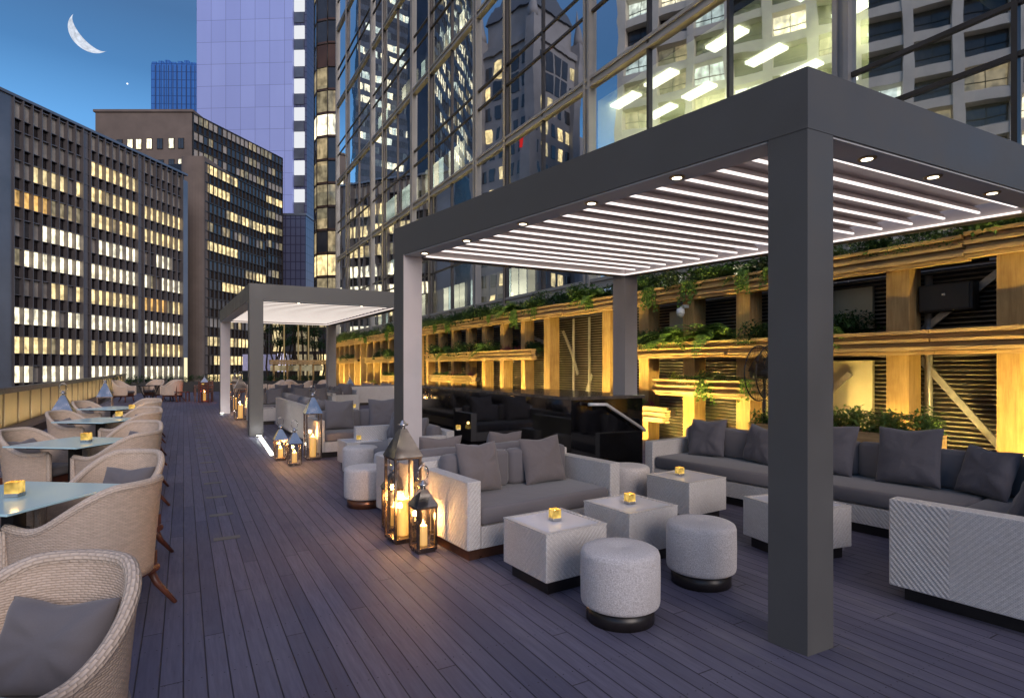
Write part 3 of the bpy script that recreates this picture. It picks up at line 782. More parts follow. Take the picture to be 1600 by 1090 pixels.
def old_tower():
    P = mirrorU(2.6, 96)
    b = thing('stone_tower', 'grey stone tower with steep pyramid roof reflected in the curtain wall', 'tower', (*P, 0), radians(12))
    w = 5.7
    MB().box(-w, -w, -26, w, w, 52).box(-w - .4, -w - .4, 52, w + .4, w + .4, 53).box(-w + .9, -w + .9, 53, w - .9, w - .9, 58).obj('wall', 'stone', b)
    p = MB(); q = w - .5
    p.v = [(-q, -q, 58), (q, -q, 58), (q, q, 58), (-q, q, 58), (-1.5, -1.5, 67), (1.5, -1.5, 67), (1.5, 1.5, 67), (-1.5, 1.5, 67), (0, 0, 72)]
    p.f = [(0, 1, 5, 4), (1, 2, 6, 5), (2, 3, 7, 6), (3, 0, 4, 7), (4, 5, 8), (5, 6, 8), (6, 7, 8), (7, 4, 8), (3, 2, 1, 0)]
    p.obj('roof', plain('slate_roof', (.09, .10, .12), .6), b)
    MB().box(-.12, -.12, 71, .12, .12, 77).obj('finial', 'stone', b)
    for (sx_, sy_) in ((1, 0), (-1, 0), (0, 1), (0, -1)):
        for col in range(-2, 3):
            for r in range(17):
                z = 49.5 - r * 3.4
                if z < -4: continue
                big = r in (0, 1) and abs(col) <= 1
                ww, hh = (.55, 1.0) if not big else (.8, 1.5)
                t = col * 2.0; k = 'lit_warm' if rnd() < .2 else 'dark_pane'
                m = MB()
                if sx_: m.box(min(sx_ * w, sx_ * (w + .08)), t - ww, z - hh, max(sx_ * w, sx_ * (w + .08)), t + ww, z + hh)
                else: m.box(t - ww, min(sy_ * w, sy_ * (w + .08)), z - hh, t + ww, max(sy_ * w, sy_ * (w + .08)), z + hh)
                if abs(sx_) + abs(sy_) and len(CNT) < 100: m.obj('window', k, b); CNT.append(1)
                else:
                    REST.setdefault(k, MB()); i = len(REST[k].v); REST[k].v += m.v; REST[k].f += [tuple(i + a for a in f) for f in m.f]
    for k, m in REST.items(): tag(m.obj('window', k, b), kind='stuff')
    cor = MB()
    for s1 in (-1, 1):
        for s2 in (-1, 1):
            cor.box(s1 * w - .9, s2 * w - .9, -26, s1 * w + .9, s2 * w + .9, 55)
            cor.lathe([(1.0, 55), (.9, 56), (.25, 59), (.01, 61)], 8, (s1 * w, s2 * w))
    cor.obj('corner_turrets', 'stone', b)
    P = mirrorU(11.5, 112)
    s = thing('slim_spire', 'slim stone spire standing beside the pyramid roofed tower', 'spire', (*P, 0), 0)
    MB().box(-2.6, -2.6, -26, 2.6, 2.6, 46).obj('wall', 'stone', s)
    MB().lathe([(2.2, 46), (1.5, 50), (1.3, 52), (.4, 57), (.05, 63)], 8, smooth=False).obj('spire_roof', 'stone', s)
    q = MB()
    for z in range(2, 46, 4): q.box(-2.72, -1.2, z, -2.6, -.4, z + 2).box(-2.72, .4, z, -2.6, 1.2, z + 2)
    q.obj('window', 'lit_dim', s)
    P = mirrorU(15.5, 135)
    s = thing('domed_building', 'low domed building with ringed lights at the foot of the spire', 'building', (*P, 0), 0)
    MB().lathe([(6, -26), (6, 18), (5.2, 18.2), (5.2, 23), (4.2, 26), (2, 28.5), (.1, 29.5)], 24).obj('wall', 'concrete', s)
    MB().lathe([(5.25, 19.5), (5.3, 19.6), (5.3, 21.6), (5.25, 21.7)], 24).obj('light_band', 'lit_white', s)
CNT = []; REST = {}
def banner():
    P = mirrorU(2.3, 87.5)
    b = thing('banner', 'small red hanging banner on the stone tower, mirrored in the curtain wall', 'banner', (*P, 34.9), radians(61))
    MB().box(-.8, -.04, 0, .8, .04, 3.4).obj('cloth', emis('lit_red_cloth', (.85, .03, .03), .8), b)
    MB().tube([(-.9, 0, 3.45), (.9, 0, 3.45)], .06, 8).tube([(0, 0, 3.45), (0, -2.4, 3.6), (0, 2.4, 3.6)], .05, 6).obj('pole', 'black_matte', b)
banner()
old_tower()

def grid_building():
    A = mirrorU(66.8, 39.0); B = mirrorU(13.0, 70.0)
    a, L = face_frame(A, B)
    nrm = Vector((-sin(a), cos(a)))
    if nrm.dot(Vector(A)) < 0: A, B = B, A; a, L = face_frame(A, B)
    b = thing('concrete_office_building', 'cream concrete office block with deep egg crate windows, mirrored over the pergola', 'office building', (*A, 0), a)
    FH, BW, H = 3.35, 3.9, 47.0
    n = int((H + 14) / FH); nb = int(L / BW); BW = L / nb
    MB().box(0, 1.3, -26, L, 22, H).obj('wall', 'slab_dark', b)
    g_ = MB()
    for j in range(nb + 1): g_.box(j * BW - .45, 0, -26, j * BW + .45, 1.28, H)
    for r in range(n + 1):
        z = H - r * FH
        for j in range(nb): g_.box(j * BW + .45, .1, z - .95, (j + 1) * BW - .45, 1.28, z)
        # sloping reveal under each opening
        for j in range(nb):
            x0, x1 = j * BW + .45, (j + 1) * BW - .45; zb = z - FH
            i = len(g_.v)
            g_.v += [(x0, .12, zb), (x1, .12, zb), (x1, 1.2, zb + .5), (x0, 1.2, zb + .5)]; g_.f.append((i, i + 1, i + 2, i + 3))
    g_.obj('concrete_grid', 'concrete', b)
    cells = []
    for r in range(n):
        for j in range(nb):
            z = H - r * FH - .95 - 1.15
            k = random.choices(['dark_pane', 'lit_dim', 'lit_white', 'lit_cool'], [.58, .2, .14, .08])[0]
            cells.append((j * BW + BW / 2, z, k))
    cells.sort(key=lambda c: abs(c[1] - 14) + abs(c[0] - (L * .5)) * .4)
    place_windows(b, cells, BW - 1.0, 2.2, 1.15)
    fr = MB()
    for x, z, k in cells:
        fr.box(x - .03, 1.08, z - 1.1, x + .03, 1.14, z + 1.1).box(x - BW / 2 + .5, 1.08, z - .2, x + BW / 2 - .5, 1.14, z - .12)
    fr.obj('window_bars', 'black_matte', b)
    MB().box(-.5, -.2, H, L + .5, 22, H + 1.6).obj('roof', 'concrete', b)
grid_building()

# ================================================================== PLANTER WALL
PV = 8.8
def ledge(mb, u0, u1, z0, z1, v0, rough=True, bends=None):
    """a trough of stacked boards with uneven edges, running along U"""
    n = 6; h = (z1 - z0) / n
    for i in range(n):
        o = [0.02, .07, .0, .06, .012, .085][i] if rough else 0
        o += ru(-.01, .01)
        nseg = max(1, int((u1 - u0) / 2.6)); 
        for s_ in range(nseg):
            a = u0 + (u1 - u0) * s_ / nseg; c = u0 + (u1 - u0) * (s_ + 1) / nseg - .006
            oo = o + ru(-.007, .007); e_ = ru(-.05, .05) if s_ in (0,) else 0
            mb.box(v0 - oo, a + e_, z0 + i * h + .005, v0 + .10, c, z0 + (i + 1) * h - .005)
    return mb
def planter_wall():
    b = thing('planter_wall', 'long timber planter wall with stacked board troughs lit yellow from below', 'planter wall', (0, 0, 0), DA)
    us = [3.1 - 2.6, 3.1 - 1.3] + [3.1 + 1.3 * k for k in range(29)]
    for i, u in enumerate(us):
        if abs(u - 12.2) < .3: continue
        w = .15 if u < 14 else .12
        MB().box(PV + .02, u - w, 0, PV + .34, u + w, 3.0).obj('post', 'post', b)
    # top trough steps in height a little along its length
    for k, (a, c, dz) in enumerate([(-2.0, 3.55, .06), (3.55, 6.2, .03), (6.2, 9.2, 0), (9.2, 12.6, .0), (12.6, 20.5, .02), (20.5, 31, .0), (31, 40.6, -.02)]):
        o = ledge(MB(), a, c, 2.93 + dz, 3.27 + dz, PV - .05).obj('trough', 'board', b)
        MB().box(PV + .06, a, 3.0 + dz, PV + .62, c - .01, 3.2 + dz).obj('soil_bed', 'soil', o)
    for (a, c, z0, z1) in [(-2.0, 3.9, 1.76, 2.10), (3.9, 7.2, 1.76, 2.1), (7.2, 9.75, 1.77, 2.1), (14.0, 22.4, 1.80, 2.12), (25.0, 31.5, 1.8, 2.1), (33.5, 38.8, 1.8, 2.1)]:
        o = ledge(MB(), a, c, z0, z1, PV - .12).obj('trough', 'board', b)
        MB().box(PV - .02, a + .03, z1 - .18, PV + .02 + .5, c - .03, z1 - .06).obj('soil_bed', 'soil', o)
    for (a, c, z0, z1) in [(6.0, 8.9, 1.02, 1.36), (8.6, 10.6, .45, .78), (17.6, 21.4, 1.02, 1.3), (25.5, 28.0, .9, 1.2), (29.5, 31, .5, .8)]:
        o = ledge(MB(), a, c, z0, z1, PV - .3).obj('trough', 'board', b)
        MB().box(PV - .2, a + .03, z1 - .18, PV + .0, c - .03, z1 - .06).obj('soil_bed', 'soil', o)
    s = MB()
    for i in range(46):
        z = .05 + i * .066
        s.box(PV + .62, -2, z, PV + .66, 40.5, z + .02, xf=None)
        i0 = len(s.v) - 8
        for q in (i0, i0 + 3, i0 + 4, i0 + 7): s.v[q] = (s.v[q][0] - .05, s.v[q][1], s.v[q][2] - .02)
    s.obj('louvre_screen', 'slat', b)
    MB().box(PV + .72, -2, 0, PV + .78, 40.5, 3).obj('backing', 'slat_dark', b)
    # cream panels and a dark cupboard behind the frame
    MB().box(PV + .5, 5.0, .2, PV + .56, 7.0, 1.7).box(PV + .5, 5.0, 2.2, PV + .56, 6.6, 2.85).obj('cream_panel', 'cream_panel', b)
    MB().box(PV + .5, 8.6, 2.3, PV + .56, 9.3, 2.8).obj('cream_panel', 'cream_panel', b)
    for (a, z0, c, z1) in [(3.3, 2.9, 4.3, 2.1), (4.3, 1.72, 3.2, .35), (6.6, .3, 5.3, 1.5), (12.0, 1.4, 12.6, .1), (13.3, 2.6, 12.9, 2.0), (12.9, 2.0, 12.6, 1.4), (15.2, 2.6, 13.9, 2.2)]:
        p = Vector((PV + .42, a, z0)); q = Vector((PV + .42, c, z1)); dd = (q - p).normalized(); nn = Vector((0, -dd.z, dd.y)) * .045
        m = MB(); i = 0
        m.v = [tuple(v) for v in (p - nn, q - nn, q + nn, p + nn)] + [tuple(v + Vector((.03, 0, 0))) for v in (p - nn, q - nn, q + nn, p + nn)]
        m.f = [(0, 3, 2, 1), (4, 5, 6, 7), (0, 1, 5, 4), (1, 2, 6, 5), (2, 3, 7, 6), (3, 0, 4, 7)]
        m.obj('brace', 'brace', b)
    for u in (4.2, 10.9): MB().tube([(PV + .45, u, 0), (PV + .45, u, 2.9)], .05, 10).obj('pipe', 'brace', b)
    MB().box(PV + .40, 12.05, 0, PV + .44, 12.11, 2.9).box(PV + .40, 12.75, 0, PV + .44, 12.81, 2.9).obj('steel_frame', 'brace', b)
planter_wall()
def wallbits():
    s = thing('loudspeaker', 'dark wall loudspeaker tucked under the top trough, right end', 'loudspeaker', D(PV + .2, 3.9, 2.55), DA)
    MB().box(0, -.32, -.19, .22, .32, .19, .02).obj('cabinet', plain('speaker_cabinet', (.022, .018, .014), .6), s)
    MB().box(-.012, -.29, -.16, -.001, .29, .16).obj('grille', plain('grille', (.03, .026, .02), .6), s)
    MB().box(-.02, -.02, .02, -.013, .02, .05).obj('badge', 'brushed', s)
    c = thing('dome_camera', 'white dome security camera on a timber post', 'security camera', D(PV - .05, 8.35, 2.72), DA)
    wp = plain('white_plastic', (.78, .76, .70), .35)
    MB().box(-.02, -.06, .06, .12, .06, .13, .015).obj('bracket', wp, c)
    MB().tube([(0.02, 0, .1), (-.08, 0, .09), (-.1, 0, .04)], .022, 8).obj('arm', wp, c)
    MB().lathe([(.03, .06), (.075, .04), (.085, -.04), (.075, -.06)], 20, (-.1, 0)).obj('housing', wp, c)
    MB().lathe([(.074, -.06), (.065, -.10), (.035, -.13), (.005, -.138)], 20, (-.1, 0)).obj('dome', plain('smoked_dome', (.45, .43, .38), .1), c)
    # far camera / lamp at wall end
    c = thing('wall_lamp', 'small round lit lamp on the far end of the planter wall', 'wall lamp', D(PV - .12, 40.4, 2.6), DA)
    MB().lathe([(.02, .1), (.1, .08), (.14, 0), (.1, -.1), (.01, -.13)], 16).obj('globe', emis('globe', (1, .75, .35), 3), c, True)
    MB().box(.02, -.05, .06, .3, .05, .12).obj('bracket', 'black_matte', c)
wallbits()

# uplights along the foot of the wall
def uplights():
    us = [(-.2, .5), (2.35, 1), (4.4, .28), (5.75, .28), (7.9, 1.1), (9.6, 1), (11.6, .6), (14.6, .9), (17.0, .9), (19.6, .9), (22.4, .9), (26, 1.1), (29.5, 1.1), (33, 1.1), (36.6, 1.1), (39.6, 1)]
    proto = None
    for i, (u, p) in enumerate(us):
        lab = 'small yellow uplight at the foot of the planter wall, %s from the near end' % ORD[i]
        t = thing('uplight', lab, 'uplight', D(PV - (.42 if 3.4 < u < 6 else 1.1), u, 0), DA, 'uplights along the planter wall')
        if proto is None:
            a = MB().lathe([(.06, 0), (.06, .03), (.075, .05), (.08, .13), (.07, .135)], 16).mesh('housing', 'black_matte')
            c = MB().lathe([(.066, .136), (.06, .139), (.001, .141)], 16).mesh('lens', emis('uplight_lens', (1, .72, .2), 8)); proto = (a, c)
        link('housing', proto[0], t); link('lens', proto[1], t)
        L = bpy.data.lights.new('uplight_glow', 'AREA'); L.shape = 'DISK'; L.size = .16; L.energy = 150 * p; L.color = (1.0, .74, .22); L.spread = radians(150)
        o = bpy.data.objects.new('uplight_glow', L); COL.objects.link(o); o.parent = t; o.location = (0, 0, .16)
        o.rotation_euler = Vector((-.80, 0, -.9)).to_track_quat('Z', 'Y').to_euler()
uplights()

# ------------------------------------------------------------------ plants
def leafblob(mb, n, rx, ry, rz, ls, c=(0, 0, 0), flat=.0):
    cl = [(ru(-1, 1), ru(-1, 1), ru(0, 1), ru(.25, .55)) for _ in range(7)]
    for _ in range(n):
        q = random.choice(cl); 
        while True:
            x, y, z = ru(-1, 1), ru(-1, 1), ru(-1, 1)
            if x * x + y * y + z * z < 1: break
        px = c[0] + (q[0] * .62 + x * q[3]) * rx; py = c[1] + (q[1] * .62 + y * q[3]) * ry; pz = c[2] + max(0, (q[2] * .65 + z * q[3])) * rz
        a = ru(0, 2 * pi); t = ru(-.9, .9); l = ls * ru(.6, 1.3); w = l * ru(.35, .55)
        dx = Vector((cos(a) * cos(t), sin(a) * cos(t), sin(t))); sd = Vector((-sin(a), cos(a), ru(-.5, .5))).normalized()
        p = Vector((px, py, pz)); m = p + dx * l * .5
        mb.quad(tuple(p), tuple(m + sd * w * .5), tuple(p + dx * l + Vector((0, 0, -l * .15))), tuple(m - sd * w * .5))
def fern(mb, n, L, c=(0, 0, 0)):
    for k in range(n):
        a = ru(0, 2 * pi); el = ru(.5, 1.3); ll = L * ru(.7, 1.15)
        P = Vector(c); pts = []
        for i in range(13):
            t = i / 12
            e2 = el - t * 1.7; P = P + Vector((cos(a) * cos(e2), sin(a) * cos(e2), sin(e2))) * ll / 12; pts.append(P.copy())
        sd = Vector((-sin(a), cos(a), 0))
        for i in range(1, 13):
            t = i / 12; w = ll * .26 * (1 - t) ** .6 * min(1, t * 5) + .006
            d_ = (pts[i] - pts[i - 1]).normalized()
            for s_ in (-1, 1):
                tip = pts[i] + sd * s_ * w + d_ * w * .45 - Vector((0, 0, w * .2))
                mb.quad(tuple(pts[i]), tuple(pts[i] + d_ * .012), tuple(tip), tuple(pts[i] - d_ * .012 + sd * s_ * w * .4))
def vine(mb, n, L, c=(0, 0, 0)):
    for k in range(n):
        P = Vector(c) + Vector((ru(-.03, .03), ru(-.14, .14), 0)); l = L * ru(.4, 1)
        steps = int(l / .022); dx = ru(-.25, .25)
        for i in range(steps):
            P = P + Vector((ru(-.012, .012) - (.010 if i < 8 else 0), dx * .02 + ru(-.01, .01), -.022 if i > 5 else ru(-.01, .012)))
            for _ in range(3):
                a = ru(0, 2 * pi); q = P + Vector((ru(-.03, .03), ru(-.035, .035), ru(-.01, .01))); s1 = ru(.018, .034)
                mb.quad(tuple(q), tuple(q + Vector((cos(a) * s1, sin(a) * s1, ru(-.01, .01)))), tuple(q + Vector((cos(a) * s1, sin(a) * s1, -s1))), tuple(q + Vector((0, 0, -s1 * .8))))
def mkplant(kind):
    mb = MB()
    if kind == 'bush': leafblob(mb, 1500, .34, .48, .34, .062); m = 'leaf'
    elif kind == 'dark': leafblob(mb, 1400, .32, .5, .36, .06); m = 'leaf_dark'
    elif kind == 'fern': fern(mb, 44, .46); m = 'leaf_fern'
    elif kind == 'vine': vine(mb, 12, .6); m = 'leaf_fern'
    elif kind == 'lime': leafblob(mb, 500, .17, .2, .22, .045); m = 'leaf_lime'
    elif kind == 'red': leafblob(mb, 450, .16, .24, .22, .04); m = 'leaf_red'
    elif kind == 'fine': leafblob(mb, 1900, .32, .5, .26, .034); m = 'leaf'
    return mb.mesh('plant', m)
PL = {k: [mkplant(k) for _ in range(2)] for k in ('bush', 'dark', 'fern', 'vine', 'lime', 'red', 'fine')}
KN = {'bush': ('leafy_bush', 'leafy green bush'), 'dark': ('shady_bush', 'dark leaved bush'), 'fern': ('fern', 'arching bright fern'),
      'vine': ('trailing_vine', 'light green trailing vine'), 'lime': ('lime_plant', 'small lime yellow plant'), 'red': ('flowering_plant', 'small red flowering plant'),
      'fine': ('feathery_bush', 'feathery green bush')}
pc = {}
def plant(kind, V, U, z, where, s=1.0):
    key = (kind, where); pc.setdefault(key, []).append((V, U, z, s))
def plants():
    u = -1.0; i = 0
    seq = ['bush', 'fine', 'dark', 'fine', 'bush', 'dark', 'fern']
    while u < 40:
        k = seq[i % 7]; plant(k, PV + .20, u, 3.2, 'in the top trough', ru(1.2, 1.75)); i += 1
        u += .62 if u < 20 else .9
    for u in (9.3, 8.1, 6.9, 6.3, 10.0, 11.4, 13.9, 15.1, 16.7, 20.1, 21.3, 24, 27.5, 31.4, 39.8): plant('vine', PV - .10, u, 3.28, 'hanging over the top trough', ru(.7, 1.2))
    for u, k in ((5.35, 'dark'), (5.6, 'fern'), (6.1, 'dark'), (6.5, 'dark'), (7.1, 'fine'), (7.7, 'fern'), (7.9, 'fern'), (8.8, 'fern'), (9.0, 'dark'), (9.5, 'dark'), (9.7, 'fine'),
                 (14.4, 'dark'), (15.1, 'red'), (15.8, 'red'), (16.4, 'dark'), (17.1, 'fern'), (17.9, 'dark'), (18.8, 'dark'), (19.7, 'dark'), (20.6, 'fern'), (21.5, 'dark'),
                 (26, 'dark'), (27.2, 'bush'), (28.6, 'dark'), (30, 'dark'), (35, 'dark'), (37, 'bush')):
        plant(k, PV + .10, u, 2.03, 'in the middle trough', ru(1.05, 1.5) * (1.25 if k == 'fern' else 1))
    for u, k, z in ((6.6, 'red', 1.28), (7.0, 'fine', 1.26), (7.5, 'fine', 1.26), (8.5, 'lime', 1.3), (8.0, 'fine', 1.26), (9.2, 'red', .72), (9.7, 'fern', .72), (10.3, 'red', .72), (10.0, 'fine', .7),
                    (18.2, 'red', 1.24), (18.9, 'fine', 1.22), (19.6, 'red', 1.24), (20.3, 'fern', 1.24), (21, 'fine', 1.22), (26.4, 'lime', 1.15), (27.4, 'bush', 1.1), (30.2, 'lime', .75)):
        plant(k, PV - .10, u, z, 'in a short lower trough', ru(.85, 1.15))
    plant('vine', PV - .3, 7.6, 1.36, 'hanging over a lower trough', 1.1); plant('vine', PV - .3, 6.6, 1.36, 'hanging over a lower trough', .9)
    for (kind, where), L in pc.items():
        L.sort(key=lambda q: q[1]); n = len(L)
        for i, (V, U, z, s) in enumerate(L):
            nm, tx = KN[kind]
            o = link(nm, PL[kind][i % 2]); o.location = D(V, U, z); o.rotation_euler = (0, 0, DA + (ru(-.3, .3) if kind == 'vine' else (pi if i % 3 == 0 else 0) + ru(-.4, .4)))
            o.scale = (s, s, s * ru(.85, 1.15))
            if n == 1: lb = tx + ' ' + where
            else:
                od = ORD[i] if i < 20 else ORD[n - 1 - i] + ' last'
                lb = '%s %s, %s from near end' % (tx, where, od)
            tag(o, lb, 'plant', 'plants in the planter wall')
plants()

def hedge_box():
    t = thing('hedge_planter', 'dense leafy hedge in a low timber box behind the corner sofa', 'hedge', D(7.95, 4.65, 0), DA + radians(6))
    MB().box(-.28, -1.1, 0, .28, 1.15, .74).obj('planter_box', 'board', t)
    mb = MB()
    for k in range(9): leafblob(mb, 620, .34, .28, .36, .07, (0, -1.0 + k * .25, .74))
    mb.obj('foliage', mk_leaf('hedge_leaf', (.06, .12, .03), (.16, .26, .06)), t)
hedge_box()

def fan():
    t = thing('pedestal_fan', 'large black caged pedestal fan behind the corner sofa', 'fan', (3.92, 8.95, 0), radians(38))
    MB().lathe([(.26, 0), (.26, .03), (.06, .06), (.03, .09)], 24).obj('base', 'black_matte', t)
    MB().tube([(0, 0, .06), (0, 0, 1.42)], .022, 10).obj('pole', 'black_matte', t)
    c = MB(); R = .43; zc = 1.50
    for y in (-.10, .08):
        for r in (R, .30, .18) if y < 0 else (R,):
            c.tube([(r * cos(q * pi / 20), y * (1 if r == R else 1.25), zc + r * sin(q * pi / 20)) for q in range(40)], .010 if r == R else .004, 5, closed=True)
    for q in range(48):
        a = q * pi / 24; c.tube([(.1 * cos(a), -.15, zc + .1 * sin(a)), (R * .7 * cos(a), -.14, zc + R * .7 * sin(a)), (R * cos(a), -.09, zc + R * sin(a))], .0028, 4, caps=False)
        c.tube([(.08 * cos(a), .12, zc + .08 * sin(a)), (R * cos(a), .08, zc + R * sin(a))], .0028, 4, caps=False)
    c.obj('cage', 'black_matte', t)
    bl = MB()
    for k in range(3):
        a0 = k * 2 * pi / 3
        for i in range(6):
            q0, q1 = a0 + i * .16, a0 + (i + 1) * .16
            bl.quad((.08 * cos(q0), -.04 + i * .014, zc + .08 * sin(q0)), (.37 * cos(q0), -.05 + i * .018, zc + .37 * sin(q0)), (.37 * cos(q1), -.05 + (i + 1) * .018, zc + .37 * sin(q1)), (.08 * cos(q1), -.04 + (i + 1) * .014, zc + .08 * sin(q1)))
    bl.obj('blade', 'black_matte', t, True)
    MB().tube([(0, -.12, zc), (0, .2, zc)], .085, 20).obj('motor', 'black_matte', t)
    MB().tube([(0, -.17, zc), (0, -.155, zc)], .075, 24).obj('badge', 'brushed', t)
fan()

# ================================================================== PERGOLAS
def pergola(label, A, Bf, Cr, zt, bh, pw, nb, led, k_near_pale=False, downl=((), ()), extra=''):
    """A near corner, Bf far-left corner, Cr near-right corner (world XY, outer corners)"""
    A, Bf, Cr = Vector(A), Vector(Bf), Vector(Cr); E = Bf + (Cr - A)
    du = (Bf - A).normalized(); dv = (Cr - A).normalized(); LU = (Bf - A).length; LV = (Cr - A).length
    t = thing('pergola', label, 'pergola', (A.x, A.y, 0), 0, 'louvred pergolas')
    def P(v, u, z): q = dv * v + du * u; return (q.x, q.y, z)
    def skbox(mb, v0, u0, z0, v1, u1, z1):
        i = len(mb.v)
        mb.v += [P(v0, u0, z0), P(v1, u0, z0), P(v1, u1, z0), P(v0, u1, z0), P(v0, u0, z1), P(v1, u0, z1), P(v1, u1, z1), P(v0, u1, z1)]
        mb.f += [tuple(i + k for k in f) for f in [(0, 3, 2, 1), (4, 5, 6, 7), (0, 1, 5, 4), (1, 2, 6, 5), (2, 3, 7, 6), (3, 0, 4, 7)]]
        return mb
    zb = zt - bh
    # beams (butted end to end)
    skbox(MB(), 0, 0, zb, pw, LU, zt).obj('beam', 'graphite', t)
    skbox(MB(), pw, 0, zb, LV, pw, zt).obj('beam', 'graphite', t)
    skbox(MB(), LV - pw, pw, zb, LV, LU, zt).obj('beam', 'graphite', t)
    skbox(MB(), pw, LU - pw, zb, LV - pw, LU, zt).obj('beam', 'graphite', t)
    # soffit plates under the two near beams and pale gutters on the far ones
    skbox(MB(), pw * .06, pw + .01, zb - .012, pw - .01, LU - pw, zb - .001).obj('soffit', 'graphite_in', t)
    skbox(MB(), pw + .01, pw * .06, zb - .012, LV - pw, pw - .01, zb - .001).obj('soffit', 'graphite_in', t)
    skbox(MB(), pw + .005, LU - pw - .05, zb - .02, LV - pw, LU - pw - .002, zb + .15).obj('gutter', 'pale_metal', t)
    skbox(MB(), LV - pw - .05, pw, zb - .02, LV - pw - .002, LU - pw - .06, zb + .15).obj('gutter', 'pale_metal', t)
    # LED lines along gutters
    skbox(MB(), pw + .02, LU - pw - .075, zb - .018, LV - pw - .06, LU - pw - .053, zb - .004).obj('led_strip', led, t)
    skbox(MB(), LV - pw - .075, pw + .05, zb - .018, LV - pw - .053, LU - pw - .08, zb - .004).obj('led_strip', led, t)
    for (v, u, mt) in ((0, 0, 'graphite'), (0, LU - pw, 'pale_metal'), (LV - pw, LU - pw, 'mid_metal'), (LV - pw, 0, 'graphite')):  # far posts coloured paler, as if lit by the LED strips
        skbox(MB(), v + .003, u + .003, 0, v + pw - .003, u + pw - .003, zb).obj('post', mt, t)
        if mt == 'pale_metal':       # unlit side of the pale posts, shade put into its colour
            skbox(MB(), v - .004, u + .003, 0, v + .0028, u + pw - .003, zb).obj('shaded_post_face', 'graphite', t)
    # louvres: curved blades across, each with a bright edge
    inner = LU - 2 * pw - .1; pitch = inner / nb
    for k in range(nb):
        u0 = pw + .05 + k * pitch
        mb = MB(); prof = []
        N = 9
        for i in range(N):
            s_ = i / (N - 1)
            prof.append((u0 + s_ * pitch * 1.25, zb + .055 + .036 * s_ + .020 * sin(s_ * pi * 1.0) - (.02 if i == 0 else 0)))
        v0, v1 = pw + .02, LV - pw - .12
        top = [(u, z + .022) for u, z in prof]
        ring = prof + top[::-1]; n = len(ring); i0 = len(mb.v)
        for v in (v0, v1): mb.v += [P(v, u, z) for u, z in ring]
        for i in range(n): mb.f.append((i0 + i, i0 + (i + 1) % n, i0 + n + (i + 1) % n, i0 + n + i))
        mb.f.append(tuple(i0 + i for i in range(n))); mb.f.append(tuple(i0 + n + i for i in reversed(range(n))))
        bl = mb.obj('louvre_blade', 'blade', t)
        u_, z_ = prof[0]
        skbox(MB(), v0, u_ - .004, z_ - .018, v1, u_ + .014, z_ - .002).obj('led_strip', led, bl)
    for lst, along in ((downl[0], 'u'), (downl[1], 'v')):
        for s_ in lst:
            c = P(pw * .5, s_, zb - .013) if along == 'u' else P(s_, pw * .5, zb - .013)
            r_ = MB().lathe([(.034, -.008), (.052, -.008), (.055, 0), (.034, 0)], 24).obj('downlight', 'brass_ring', t); r_.location = c
            q = MB().lathe([(.033, -.0085), (.001, -.0105)], 20).obj('lens', 'downlight', r_)
            L = bpy.data.lights.new('downlight_glow', 'SPOT'); L.energy = 3.5; L.spot_size = radians(70); L.spot_blend = .9; L.color = (1, .84, .66); L.shadow_soft_size = .03
            o = bpy.data.objects.new('downlight_glow', L); COL.objects.link(o); o.parent = t; o.location = (c[0], c[1], zb - .03)
    return t, P, LU, LV
_A = (1.633, 3.18)
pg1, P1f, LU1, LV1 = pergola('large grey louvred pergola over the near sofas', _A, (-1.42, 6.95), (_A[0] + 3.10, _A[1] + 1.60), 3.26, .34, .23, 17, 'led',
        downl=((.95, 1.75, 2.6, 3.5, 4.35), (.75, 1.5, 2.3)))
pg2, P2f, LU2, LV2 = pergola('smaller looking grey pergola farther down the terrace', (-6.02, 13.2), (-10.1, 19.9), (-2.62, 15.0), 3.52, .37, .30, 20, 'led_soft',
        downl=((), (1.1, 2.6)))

def post_uplight(label, x, y, e, rz=0):
    t = thing('post_uplight', label, 'uplight', (x, y, 0), rz, 'white uplights at the pergola posts')
    MB().box(-.06, -.04, 0, .06, .04, .05, .01).obj('housing', 'brushed', t)
    MB().box(-.05, -.03, .051, .05, .03, .054).obj('lens', 'led_floor', t)
    L = bpy.data.lights.new('post_glow', 'POINT'); L.energy = e; L.color = (.95, .97, 1); L.shadow_soft_size = .03
    o = bpy.data.objects.new('post_glow', L); COL.objects.link(o); o.parent = t; o.location = (0, 0, .12)
post_uplight('white uplight at the foot of the far pergola near post', -5.70, 12.98, 3)
post_uplight('white uplight at the foot of the far pergola left post', -9.72, 19.3, 3)

# LED profile on the deck beside the lounge platform
lx = MB().box(-.03, 0, .002, .03, 2.9, .02).obj('floor_light_strip', 'led_floor'); lx.location = (-5.68, 13.0, 0)
lx.rotation_euler[2] = radians(180 + 27.5)
tag(lx, 'glowing white light strip lying along the deck by far pergola post', 'light strip')

